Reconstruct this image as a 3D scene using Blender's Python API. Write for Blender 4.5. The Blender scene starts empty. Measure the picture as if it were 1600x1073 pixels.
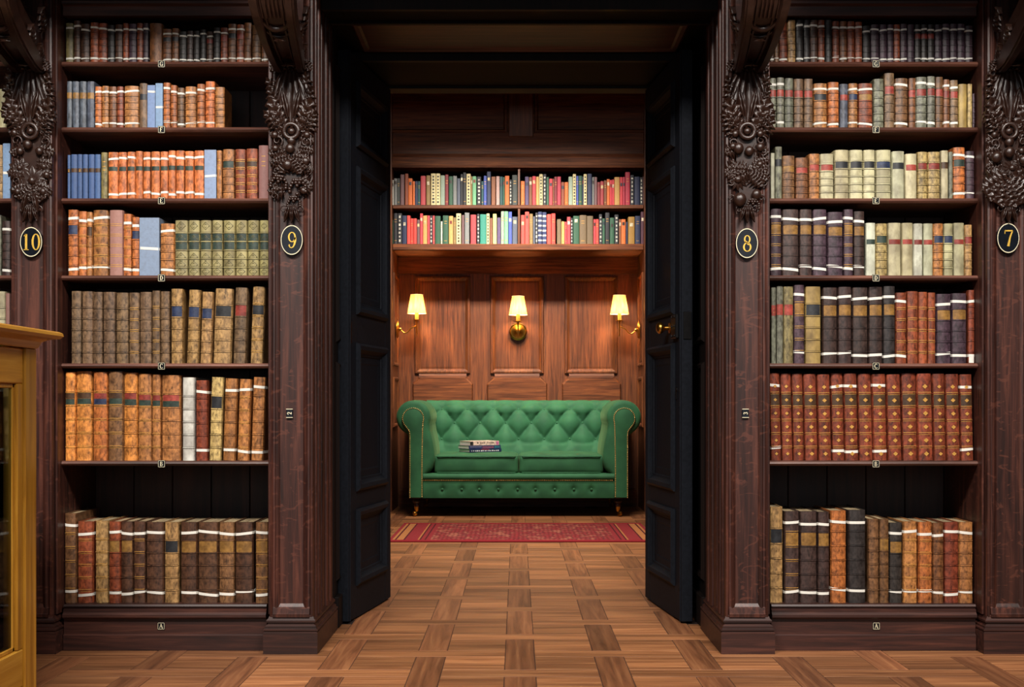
import bpy, math, random
from mathutils import Matrix, Vector
R = random.Random(7)
PI = math.pi
scene = bpy.context.scene
col = scene.collection

# ---------------------------------------------------------------- camera
F, CY, CZ, PX, PY = 1900.0, 3.9, 0.80, 808.0, 630.0      # focal length (px), camera distance, eye height, principal point
cam = bpy.data.cameras.new('camera'); cam_o = bpy.data.objects.new('camera', cam); col.objects.link(cam_o)
cam.sensor_width = 36.0; cam.lens = F / 1600 * 36
cam.shift_x = -(PX - 800) / 1600; cam.shift_y = (PY - 536.5) / 1600
cam_o.location = (0, -CY, CZ); cam_o.rotation_euler = (PI / 2, 0, 0)
cam.clip_start = 0.05
scene.camera = cam_o

def X(px, Y=0.0): return (px - PX) * (Y + CY) / F
def Z(py, Y=0.0): return CZ - (py - PY) * (Y + CY) / F

# ---------------------------------------------------------------- world, lights, exposure
w = bpy.data.worlds.new('world'); scene.world = w; w.use_nodes = True
w.node_tree.nodes['Background'].inputs[0].default_value = (0.9, 0.85, 0.8, 1)
w.node_tree.nodes['Background'].inputs[1].default_value = 0.004
def area(name, loc, target, sx, sy, power, color, spread=180):
    l = bpy.data.lights.new(name, 'AREA'); l.shape = 'RECTANGLE'; l.size = sx; l.size_y = sy
    l.energy = power; l.color = color; l.spread = math.radians(spread)
    o = bpy.data.objects.new(name, l); col.objects.link(o); o.location = loc
    d = Vector(target) - Vector(loc); o.rotation_euler = d.to_track_quat('-Z', 'Y').to_euler()
    return o
area('hall_lamp', (-1.15, -2.7, 3.45), (-1.15, 0, 0.40), 1.3, 0.5, 78, (1.0, 0.93, 0.86), 110)
area('hall_lamp', (1.15, -2.7, 3.45), (1.15, 0, 0.40), 1.3, 0.5, 78, (1.0, 0.93, 0.86), 110)
area('front_fill_light', (0, -7.0, 1.7), (0, 0, 1.0), 4.5, 2.2, 40, (0.92, 0.96, 1.0))  # added frontal fill behind the camera, lights all shelf rows evenly
area('inner_room_lamp', (0, 2.7, 3.05), (0, 3.2, 0.0), 1.1, 0.5, 48, (1.0, 0.86, 0.70), 100)
area('shelf_fill_light', (0, 3.8, 3.08), (0, 5.12, 1.50), 1.5, 0.15, 34, (1.0, 0.90, 0.78), 68)  # added fill with no known fitting, brightens the books above the sofa
scene.view_settings.view_transform = 'Standard'; scene.view_settings.look = 'None'
scene.view_settings.gamma = 1.0; scene.view_settings.use_curve_mapping = False
scene.view_settings.exposure = 0.0

# ---------------------------------------------------------------- materials
def lin(h):
    h = h.lstrip('#'); o = []
    for i in (0, 2, 4):
        c = int(h[i:i + 2], 16) / 255
        o.append(c / 12.92 if c <= 0.04045 else ((c + 0.055) / 1.055) ** 2.4)
    return (o[0], o[1], o[2], 1.0)
def mat(name):
    m = bpy.data.materials.new(name); m.use_nodes = True
    nt = m.node_tree; b = nt.nodes['Principled BSDF']
    return m, nt, b
def N(nt, t, **k):
    n = nt.nodes.new(t)
    for a, v in k.items():
        if a in n.inputs: n.inputs[a].default_value = v
        else: setattr(n, a, v)
    return n
def ramp(nt, stops):
    r = nt.nodes.new('ShaderNodeValToRGB'); e = r.color_ramp.elements
    while len(e) < len(stops): e.new(0.5)
    for i, (p, c) in enumerate(stops):
        e[i].position = p; e[i].color = c
    return r
def mix(nt, a, b, fac, mode='MIX'):
    m = nt.nodes.new('ShaderNodeMix'); m.data_type = 'RGBA'; m.blend_type = mode
    L = nt.links
    for idx, v in ((0, fac), (6, a), (7, b)):
        if hasattr(v, 'links'): L.new(v, m.inputs[idx])
        elif idx == 0: m.inputs[0].default_value = v
        else: m.inputs[idx].default_value = v
    return m.outputs[2]
def coords(nt, scale, rnd=True):
    """object coordinates, shifted at random from object to object, stretched by scale"""
    L = nt.links; tc = N(nt, 'ShaderNodeTexCoord'); mp = N(nt, 'ShaderNodeMapping')
    mp.inputs['Scale'].default_value = scale
    L.new(tc.outputs['Object'], mp.inputs['Vector'])
    if rnd:
        oi = N(nt, 'ShaderNodeObjectInfo'); mu = N(nt, 'ShaderNodeMath', operation='MULTIPLY'); mu.inputs[1].default_value = 37.0
        L.new(oi.outputs['Random'], mu.inputs[0]); L.new(mu.outputs[0], mp.inputs['Location'])
    return mp.outputs[0]
def bump(nt, b, src, strength, dist=0.002):
    bp = N(nt, 'ShaderNodeBump'); bp.inputs['Strength'].default_value = strength; bp.inputs['Distance'].default_value = dist
    nt.links.new(src, bp.inputs['Height']); nt.links.new(bp.outputs[0], b.inputs['Normal'])
def wood(name, dark, mid, light, axis, rough=0.38, freq=1.0, tone=0.0, fleck=0.0, spec=0.5):
    m, nt, b = mat(name); L = nt.links
    s = [55 * freq] * 3; s['xyz'.index(axis)] = 3.0 * freq
    v = coords(nt, s)
    n1 = N(nt, 'ShaderNodeTexNoise'); n1.inputs['Scale'].default_value = 1.0; n1.inputs['Detail'].default_value = 6; n1.inputs['Roughness'].default_value = 0.62
    n1.inputs['Distortion'].default_value = 0.6
    L.new(v, n1.inputs['Vector'])
    r = ramp(nt, [(0.30, lin(dark)), (0.50, lin(mid)), (0.72, lin(light))]); L.new(n1.outputs[0], r.inputs[0])
    s2 = [9 * freq] * 3; s2['xyz'.index(axis)] = 0.7 * freq
    n2 = N(nt, 'ShaderNodeTexNoise'); n2.inputs['Scale'].default_value = 1.0; n2.inputs['Detail'].default_value = 3
    L.new(coords(nt, s2), n2.inputs['Vector'])
    r2 = ramp(nt, [(0.30, (0.55, 0.55, 0.55, 1)), (0.70, (1.15, 1.15, 1.15, 1))]); L.new(n2.outputs[0], r2.inputs[0])
    c = mix(nt, r.outputs[0], r2.outputs[0], 1.0, 'MULTIPLY')
    if fleck:
        s3 = [16.0] * 3; s3['xyz'.index(axis)] = 34.0
        n3 = N(nt, 'ShaderNodeTexNoise'); n3.inputs['Scale'].default_value = 1.0; n3.inputs['Detail'].default_value = 2; n3.inputs['Distortion'].default_value = 2.2
        L.new(coords(nt, s3), n3.inputs['Vector'])
        r3 = ramp(nt, [(0.60, (0, 0, 0, 1)), (0.66, (fleck, fleck, fleck, 1))]); L.new(n3.outputs[0], r3.inputs[0])
        c = mix(nt, c, lin(light), r3.outputs[0])
    if tone:
        oi = N(nt, 'ShaderNodeObjectInfo'); mr = N(nt, 'ShaderNodeMapRange'); mr.inputs['To Min'].default_value = 1 - tone; mr.inputs['To Max'].default_value = 1 + tone
        L.new(oi.outputs['Random'], mr.inputs[0]); c = mix(nt, c, mr.outputs[0], 1.0, 'MULTIPLY')
    L.new(c, b.inputs['Base Color']); b.inputs['Roughness'].default_value = rough
    b.inputs['Specular IOR Level'].default_value = spec
    bump(nt, b, n1.outputs[0], 0.25, 0.0012)
    return m
def simple(name, c, rough=0.5, metal=0.0, nscale=40, var=0.25, bmp=0.0, spec=0.5):
    m, nt, b = mat(name); L = nt.links
    n = N(nt, 'ShaderNodeTexNoise'); n.inputs['Scale'].default_value = nscale; n.inputs['Detail'].default_value = 4
    L.new(coords(nt, (1, 1, 1)), n.inputs['Vector'])
    k = lin(c); lo = tuple(x * (1 - var) for x in k[:3]) + (1,); hi = tuple(min(1, x * (1 + var)) for x in k[:3]) + (1,)
    r = ramp(nt, [(0.3, lo), (0.7, hi)]); L.new(n.outputs[0], r.inputs[0])
    L.new(r.outputs[0], b.inputs['Base Color'])
    b.inputs['Roughness'].default_value = rough; b.inputs['Metallic'].default_value = metal; b.inputs['Specular IOR Level'].default_value = spec
    if bmp: bump(nt, b, n.outputs[0], bmp)
    return m
def tinted(name, rough, amount, scale, stretch=(1, 1, 1), bmp=0.2, sheen=0.0, spec=0.5):
    """colour comes from the object's own colour; wear and mottling from noise"""
    m, nt, b = mat(name); L = nt.links
    oi = N(nt, 'ShaderNodeObjectInfo')
    n = N(nt, 'ShaderNodeTexNoise'); n.inputs['Scale'].default_value = scale; n.inputs['Detail'].default_value = 6; n.inputs['Roughness'].default_value = 0.65
    L.new(coords(nt, stretch), n.inputs['Vector'])
    lo, hi = 1 - amount, 1 + amount * 0.7
    r = ramp(nt, [(0.32, (lo, lo * 0.96, lo * 0.92, 1)), (0.50, (1, 1, 1, 1)), (0.70, (hi, hi, hi, 1))]); L.new(n.outputs[0], r.inputs[0])
    c = mix(nt, oi.outputs['Color'], r.outputs[0], 1.0, 'MULTIPLY')
    if amount > 0.3:
        n2 = N(nt, 'ShaderNodeTexNoise'); n2.inputs['Scale'].default_value = scale * 0.35; n2.inputs['Detail'].default_value = 3
        L.new(coords(nt, (1, 1, 1)), n2.inputs['Vector'])
        r2 = ramp(nt, [(0.38, (0.70, 0.67, 0.65, 1)), (0.62, (1.16, 1.15, 1.10, 1))]); L.new(n2.outputs[0], r2.inputs[0])
        c = mix(nt, c, r2.outputs[0], 1.0, 'MULTIPLY')
    L.new(c, b.inputs['Base Color']); b.inputs['Roughness'].default_value = rough; b.inputs['Specular IOR Level'].default_value = spec
    if bmp: bump(nt, b, n.outputs[0], bmp, 0.001)
    return m
MT = {}
MT['oak_z'] = wood('dark_oak_upright', '#1c0b08', '#381b14', '#5e3427', 'z', 0.46, 1.0, 0, 0.45)
MT['oak_x'] = wood('dark_oak_level', '#1c0b08', '#361a13', '#542e22', 'x', 0.50)
MT['oak_lit'] = wood('lit_oak_level', '#2c1711', '#543227', '#7a4f3f', 'x', 0.4)  # oak lightened in colour to stand for light on the shelf fronts
MT['oak_in'] = wood('dark_oak_inside', '#150907', '#2a120b', '#3c1c12', 'z', 0.6)
MT['oak_carved'] = simple('dark_oak_carved', '#28160f', 0.33, 0, 60, 0.35, 0.15)
MT['oak_dark'] = wood('shade_dark_oak', '#090504', '#110907', '#1b0e0a', 'z', 0.6, 1.0, 0, 0, 0.2)  # oak darkened in colour for the lack of light in the passage
MT['oak_shade'] = wood('shade_black_oak', '#040303', '#080605', '#0d0907', 'x', 0.7, 1.0, 0, 0, 0.1)  # near-black colour stands for the deep shade under the lintel
MT['pan_z'] = wood('panel_oak_upright', '#40200f', '#6a3a20', '#854d29', 'z', 0.42, 1.2)
MT['pan_x'] = wood('panel_oak_level', '#40200f', '#6a3a20', '#884f2a', 'x', 0.52, 1.2, 0, 0, 0.3)
MT['plank'] = wood('parquet_oak', '#694026', '#8d5c3a', '#a8744b', 'x', 0.45, 0.9, 0.24, 0, 0.35)
MT['plank_b'] = wood('parquet_oak_dimmed', '#5e3923', '#7f5033', '#986743', 'x', 0.45, 0.9, 0.26, 0, 0.35)  # same oak, darkened in colour where the grain would reflect less light
MT['subfloor'] = simple('floor_joint_dark', '#24130b', 0.8)
MT['door'] = simple('blue_black_door_paint', '#15181e', 0.62, 0, 90, 0.25, 0.08, 0.10)
MT['leather'] = tinted('book_leather', 0.46, 0.72, 120, (1, 1, 0.5), 0.35)
MT['vellum'] = tinted('book_vellum', 0.5, 0.32, 45, (1, 1, 0.5), 0.12)
MT['cloth'] = tinted('book_cloth', 0.6, 0.12, 120, (1, 1, 1), 0.2)
MT['tint'] = tinted('label_tint', 0.45, 0.35, 110, (1, 1, 1), 0.05)
MT['tape'] = simple('cotton_tape', '#d9d6cc', 0.85, 0, 300, 0.06, 0.1)
MT['page'] = wood('page_edges', '#6a5a44', '#93805f', '#b3a17d', 'y', 0.85, 4.0)
MT['gilt'] = simple('gilt', '#c9974a', 0.35, 0.25, 200, 0.15)
MT['brass'] = simple('brass', '#b98a3c', 0.28, 1.0, 60, 0.15)
MT['nail'] = simple('antique_brass_nail', '#c2a060', 0.35, 0.6, 60, 0.2)
MT['gold_paint'] = simple('gold_paint', '#e2b64c', 0.35, 0.35, 120, 0.12)
MT['cream_paint'] = simple('cream_line_paint', '#d8cfae', 0.5, 0, 120, 0.1)
MT['plate'] = simple('black_enamel', '#0d1118', 0.25, 0, 60, 0.2)
MT['iron'] = simple('black_iron', '#1b1a1b', 0.4, 0.7, 80, 0.3)
MT['gold_oak_z'] = wood('golden_oak_upright', '#94601a', '#c08628', '#d69f3c', 'z', 0.35, 0.7)
MT['gold_oak_y'] = wood('golden_oak_level', '#94601a', '#c08628', '#d8a240', 'y', 0.33, 0.7)
MT['baize'] = simple('green_baize', '#2a8a4a', 0.95, 0, 200, 0.2, 0.1)
MT['turned'] = simple('turned_mahogany', '#2a100a', 0.25, 0, 50, 0.3)
MT['paper'] = simple('white_paper', '#d8d4ca', 0.7, 0, 100, 0.05)
# green velvet
m, nt, b = mat('green_velvet'); L = nt.links
n = N(nt, 'ShaderNodeTexNoise'); n.inputs['Scale'].default_value = 9; n.inputs['Detail'].default_value = 3; L.new(coords(nt, (1, 1, 1)), n.inputs['Vector'])
r = ramp(nt, [(0.3, lin('#245238')), (0.7, lin('#2f6644'))]); L.new(n.outputs[0], r.inputs[0]); L.new(r.outputs[0], b.inputs['Base Color'])
b.inputs['Roughness'].default_value = 0.72; b.inputs['Sheen Weight'].default_value = 0.18; b.inputs['Sheen Roughness'].default_value = 0.4
b.inputs['Sheen Tint'].default_value = lin('#a8c98a'); b.inputs['Specular IOR Level'].default_value = 0.25
n2 = N(nt, 'ShaderNodeTexNoise'); n2.inputs['Scale'].default_value = 500; L.new(coords(nt, (1, 1, 1)), n2.inputs['Vector']); bump(nt, b, n2.outputs[0], 0.12, 0.0006)
MT['velvet'] = m
# lamp shade: pale fabric that the bulb inside shines through
m, nt, b = mat('lamp_shade_fabric'); L = nt.links
n = N(nt, 'ShaderNodeTexNoise'); n.inputs['Scale'].default_value = 60; L.new(coords(nt, (1, 1, 0.1)), n.inputs['Vector'])
r = ramp(nt, [(0.3, lin('#dba75a')), (0.7, lin('#ecc37c'))]); L.new(n.outputs[0], r.inputs[0])
d = N(nt, 'ShaderNodeBsdfDiffuse'); t = N(nt, 'ShaderNodeBsdfTranslucent'); ms = N(nt, 'ShaderNodeMixShader'); ms.inputs[0].default_value = 0.20
L.new(r.outputs[0], d.inputs[0]); L.new(r.outputs[0], t.inputs[0]); L.new(d.outputs[0], ms.inputs[1]); L.new(t.outputs[0], ms.inputs[2])
L.new(ms.outputs[0], nt.nodes['Material Output'].inputs[0])
MT['shade'] = m
MT['candle'] = simple('cream_candle_tube', '#e8d7a8', 0.5, 0, 50, 0.05)
# glass
m, nt, b = mat('cabinet_glass'); L = nt.links
n = N(nt, 'ShaderNodeTexNoise'); n.inputs['Scale'].default_value = 3; L.new(coords(nt, (1, 1, 1)), n.inputs['Vector'])
tr = N(nt, 'ShaderNodeBsdfTransparent'); gl = N(nt, 'ShaderNodeBsdfGlossy'); gl.inputs['Roughness'].default_value = 0.03
tr.inputs[0].default_value = (0.86, 0.93, 0.88, 1)
fr = N(nt, 'ShaderNodeFresnel'); fr.inputs[0].default_value = 1.25; ms = N(nt, 'ShaderNodeMixShader')
L.new(fr.outputs[0], ms.inputs[0]); L.new(tr.outputs[0], ms.inputs[1]); L.new(gl.outputs[0], ms.inputs[2]); L.new(ms.outputs[0], nt.nodes['Material Output'].inputs[0])
MT['glass'] = m
# rug: red field with woven figures, striped end borders (all flat weave colour)
m, nt, b = mat('rug_weave'); L = nt.links
tc = N(nt, 'ShaderNodeTexCoord'); sx = N(nt, 'ShaderNodeSeparateXYZ'); L.new(tc.outputs['Object'], sx.inputs[0])
vo = N(nt, 'ShaderNodeTexVoronoi'); vo.inputs['Scale'].default_value = 22; mp = N(nt, 'ShaderNodeMapping'); mp.inputs['Scale'].default_value = (1, 0.8, 1)
L.new(tc.outputs['Object'], mp.inputs[0]); L.new(mp.outputs[0], vo.inputs[0])
r1 = ramp(nt, [(0.10, lin('#784c3c')), (0.22, lin('#7a2c30')), (0.40, lin('#802f34')), (0.55, lin('#602730')), (0.75, lin('#8e564a'))]); L.new(vo.outputs[0], r1.inputs[0])
wv = N(nt, 'ShaderNodeTexWave'); wv.inputs['Scale'].default_value = 12; wv.inputs['Distortion'].default_value = 3; L.new(tc.outputs['Object'], wv.inputs[0])
r1b = ramp(nt, [(0.35, (0.72, 0.62, 0.62, 1)), (0.6, (1, 1, 1, 1))]); L.new(wv.outputs[0], r1b.inputs[0])
fieldc = mix(nt, r1.outputs[0], r1b.outputs[0], 0.8, 'MULTIPLY')
ab = N(nt, 'ShaderNodeMath', operation='ABSOLUTE'); L.new(sx.outputs[0], ab.inputs[0])
# stripes by distance from the rug's centre line
st = ramp(nt, [(0.0, (0, 0, 0, 1)), (0.30, (0, 0, 0, 1)), (0.305, (1, 1, 1, 1))])
red, org, dk = lin('#7a2a30'), lin('#9a6640'), lin('#4a1c22')
cb = ramp(nt, [(0.0, red), (0.10, dk), (0.14, red), (0.22, dk), (0.26, org), (0.30, red), (0.60, dk), (0.64, org), (0.80, dk), (0.84, org), (0.90, red)])
cb.color_ramp.interpolation = 'CONSTANT'
mr = N(nt, 'ShaderNodeMapRange'); mr.inputs['From Min'].default_value = 0.54; mr.inputs['From Max'].default_value = 0.785
L.new(ab.outputs[0], mr.inputs[0]); L.new(mr.outputs[0], cb.inputs[0])
gt = N(nt, 'ShaderNodeMath', operation='GREATER_THAN'); gt.inputs[1].default_value = 0.54; L.new(ab.outputs[0], gt.inputs[0])
c1 = mix(nt, fieldc, cb.outputs[0], gt.outputs[0])
aby = N(nt, 'ShaderNodeMath', operation='ABSOLUTE'); L.new(sx.outputs[1], aby.inputs[0])
gy = N(nt, 'ShaderNodeMath', operation='GREATER_THAN'); gy.inputs[1].default_value = 0.47; L.new(aby.outputs[0], gy.inputs[0])
c2 = mix(nt, c1, lin('#7c2029'), gy.outputs[0])
L.new(c2, b.inputs['Base Color']); b.inputs['Roughness'].default_value = 0.95; b.inputs['Specular IOR Level'].default_value = 0.1
n2 = N(nt, 'ShaderNodeTexNoise'); n2.inputs['Scale'].default_value = 400; L.new(tc.outputs['Object'], n2.inputs[0]); bump(nt, b, n2.outputs[0], 0.4, 0.002)
MT['rug'] = m

# ---------------------------------------------------------------- mesh helpers
class MB:
    def __init__(self): self.v = []; self.f = []
    def add(self, vs, fs, T=None):
        k = len(self.v)
        if T is not None: vs = [tuple(T @ Vector(p)) for p in vs]
        self.v += [tuple(p) for p in vs]; self.f += [tuple(i + k for i in q) for q in fs]
        return self
    def box(self, x0, x1, y0, y1, z0, z1, c=0.0, T=None):
        if c <= 0:
            vs = [(x, y, z) for z in (z0, z1) for y in (y0, y1) for x in (x0, x1)]
            return self.add(vs, [(0, 2, 3, 1), (4, 5, 7, 6), (0, 1, 5, 4), (2, 6, 7, 3), (0, 4, 6, 2), (1, 3, 7, 5)], T)
        lv = [(z0, c), (z0 + c, 0), (z1 - c, 0), (z1, c)]
        vs = []
        for z, i in lv:
            vs += [(x0 + i + c, y0 + i, z), (x1 - i - c, y0 + i, z), (x1 - i, y0 + i + c, z), (x1 - i, y1 - i - c, z),
                   (x1 - i - c, y1 - i, z), (x0 + i + c, y1 - i, z), (x0 + i, y1 - i - c, z), (x0 + i, y0 + i + c, z)]
        fs = [tuple(range(7, -1, -1)), tuple(range(24, 32))]
        for a in range(3):
            for j in range(8):
                fs.append((a * 8 + j, a * 8 + (j + 1) % 8, a * 8 + 8 + (j + 1) % 8, a * 8 + 8 + j))
        return self.add(vs, fs, T)
    def stack(self, x0, x1, y0, y1, levels, T=None):
        """rectangular column whose outline is pushed out by o at each height: levels = [(o, z), ...]"""
        vs = []; n = len(levels)
        for o, z in levels:
            vs += [(x0 - o, y0 - o, z), (x1 + o, y0 - o, z), (x1 + o, y1 + o, z), (x0 - o, y1 + o, z)]
        fs = [(3, 2, 1, 0), tuple(range(4 * n - 4, 4 * n))]
        for a in range(n - 1):
            for j in range(4):
                fs.append((a * 4 + j, a * 4 + (j + 1) % 4, a * 4 + 4 + (j + 1) % 4, a * 4 + 4 + j))
        return self.add(vs, fs, T)
    def panel(self, u0, u1, w0, w1, prof, T=None, cut=0.0):
        """framed panel lying in the plane y = 0 facing -y: prof = [(inset, depth), ...]; last ring is filled. cut chamfers the top corners"""
        vs = []; n = len(prof); fs = []
        m_ = 6 if cut else 4
        for i, d in prof:
            a, b_, c_, e = u0 + i, u1 - i, w0 + i, w1 - i
            if cut: vs += [(a, d, c_), (b_, d, c_), (b_, d, e - cut), (b_ - cut, d, e), (a + cut, d, e), (a, d, e - cut)]
            else: vs += [(a, d, c_), (b_, d, c_), (b_, d, e), (a, d, e)]
        for k in range(n - 1):
            for j in range(m_):
                fs.append((k * m_ + j, k * m_ + (j + 1) % m_, k * m_ + m_ + (j + 1) % m_, k * m_ + m_ + j))
        fs.append(tuple(range((n - 1) * m_, n * m_)))
        return self.add(vs, fs, T)
    def prism(self, prof, a0, a1, axis='x', T=None):
        """closed outline prof extruded from a0 to a1; axis x: outline is (y, z); axis y: (x, z); axis z: (x, y)"""
        n = len(prof); vs = []
        for a in (a0, a1):
            for p, q in prof:
                vs.append((a, p, q) if axis == 'x' else (p, a, q) if axis == 'y' else (p, q, a))
        fs = [tuple(range(n - 1, -1, -1)), tuple(range(n, 2 * n))] + [(j, (j + 1) % n, n + (j + 1) % n, n + j) for j in range(n)]
        return self.add(vs, fs, T)
    def lathe(self, prof, seg=16, T=None, cap=True):
        """prof = [(r, z), ...] turned about z"""
        vs = []; n = len(prof)
        for r_, z in prof:
            for k in range(seg):
                a = 2 * PI * k / seg; vs.append((r_ * math.cos(a), r_ * math.sin(a), z))
        fs = []
        for i in range(n - 1):
            for k in range(seg):
                fs.append((i * seg + k, i * seg + (k + 1) % seg, (i + 1) * seg + (k + 1) % seg, (i + 1) * seg + k))
        if cap: fs += [tuple(range(seg - 1, -1, -1)), tuple(range((n - 1) * seg, n * seg))]
        return self.add(vs, fs, T)
    def sphere(self, c, r, seg=8, rings=5, T=None, sc=(1, 1, 1)):
        vs = [(c[0], c[1], c[2] - r * sc[2])]
        for i in range(1, rings):
            t = PI * i / rings
            for k in range(seg):
                a = 2 * PI * k / seg
                vs.append((c[0] + r * sc[0] * math.sin(t) * math.cos(a), c[1] + r * sc[1] * math.sin(t) * math.sin(a), c[2] - r * sc[2] * math.cos(t)))
        vs.append((c[0], c[1], c[2] + r * sc[2]))
        fs = []
        for k in range(seg):
            fs.append((0, 1 + (k + 1) % seg, 1 + k))
            e = 1 + (rings - 2) * seg
            fs.append((e + k, e + (k + 1) % seg, len(vs) - 1))
        for i in range(rings - 2):
            for k in range(seg):
                a = 1 + i * seg
                fs.append((a + k, a + (k + 1) % seg, a + seg + (k + 1) % seg, a + seg + k))
        return self.add(vs, fs, T)
    def tube(self, pts, r, seg=8, T=None):
        pts = [Vector(p) for p in pts]; rs = r if isinstance(r, (list, tuple)) else [r] * len(pts)
        vs = []; up = Vector((0.13, 0.27, 0.95)).normalized()
        for i, p in enumerate(pts):
            d = (pts[min(i + 1, len(pts) - 1)] - pts[max(i - 1, 0)]).normalized()
            a = d.cross(up)
            if a.length < 1e-3: a = d.cross(Vector((1, 0, 0)))
            a.normalize(); b_ = d.cross(a)
            for k in range(seg):
                t = 2 * PI * k / seg; vs.append(tuple(p + (a * math.cos(t) + b_ * math.sin(t)) * rs[i]))
        n = len(pts); fs = [tuple(range(seg - 1, -1, -1)), tuple(range((n - 1) * seg, n * seg))]
        for i in range(n - 1):
            for k in range(seg):
                fs.append((i * seg + k, i * seg + (k + 1) % seg, (i + 1) * seg + (k + 1) % seg, (i + 1) * seg + k))
        return self.add(vs, fs, T)
    def grid(self, fn, nu, nv, T=None, closed_u=False):
        vs = [fn(i / nu, j / nv) for j in range(nv + 1) for i in range(nu + 1)]
        fs = [(j * (nu + 1) + i, j * (nu + 1) + i + 1, (j + 1) * (nu + 1) + i + 1, (j + 1) * (nu + 1) + i) for j in range(nv) for i in range(nu)]
        return self.add(vs, fs, T)
    def mesh(self, name, m, smooth=None):
        me = bpy.data.meshes.new(name); me.from_pydata(self.v, [], self.f)
        me.materials.append(m)
        if smooth is not None:
            me.polygons.foreach_set('use_smooth', [True] * len(me.polygons))
            me.set_sharp_from_angle(angle=math.radians(smooth))
        me.update(); return me
    def build(self, name, m, parent=None, smooth=None, loc=None, rot=None, label=None, cat=None, group=None, kind=None, color=None):
        return link(self.mesh(name, MT[m] if isinstance(m, str) else m, smooth), name, parent, loc, rot, label, cat, group, kind, color)
def link(me, name, parent=None, loc=None, rot=None, label=None, cat=None, group=None, kind=None, color=None):
    o = bpy.data.objects.new(name, me); col.objects.link(o)
    if parent is not None: o.parent = parent
    if loc is not None: o.location = loc
    if rot is not None: o.rotation_euler = rot
    if color is not None: o.color = color
    tag(o, label, cat, group, kind); return o
def tag(o, label=None, cat=None, group=None, kind=None):
    if label: o['label'] = label
    if cat: o['category'] = cat
    if group: o['group'] = group
    if kind: o['kind'] = kind
    return o
def empty(name, loc, label, cat, group=None, rot=None):
    o = bpy.data.objects.new(name, None); col.objects.link(o); o.location = loc; o.empty_display_size = 0.05
    if rot: o.rotation_euler = rot
    return tag(o, label, cat, group)
def copy_tree(o, parent=None):
    c = o.copy(); col.objects.link(c)
    if parent is not None: c.parent = parent
    for ch in list(o.children): copy_tree(ch, c)
    return c
def tr(x=0, y=0, z=0, rx=0, ry=0, rz=0, s=1.0):
    return Matrix.Translation((x, y, z)) @ Matrix.Rotation(rz, 4, 'Z') @ Matrix.Rotation(ry, 4, 'Y') @ Matrix.Rotation(rx, 4, 'X') @ Matrix.Scale(s, 4)

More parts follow.
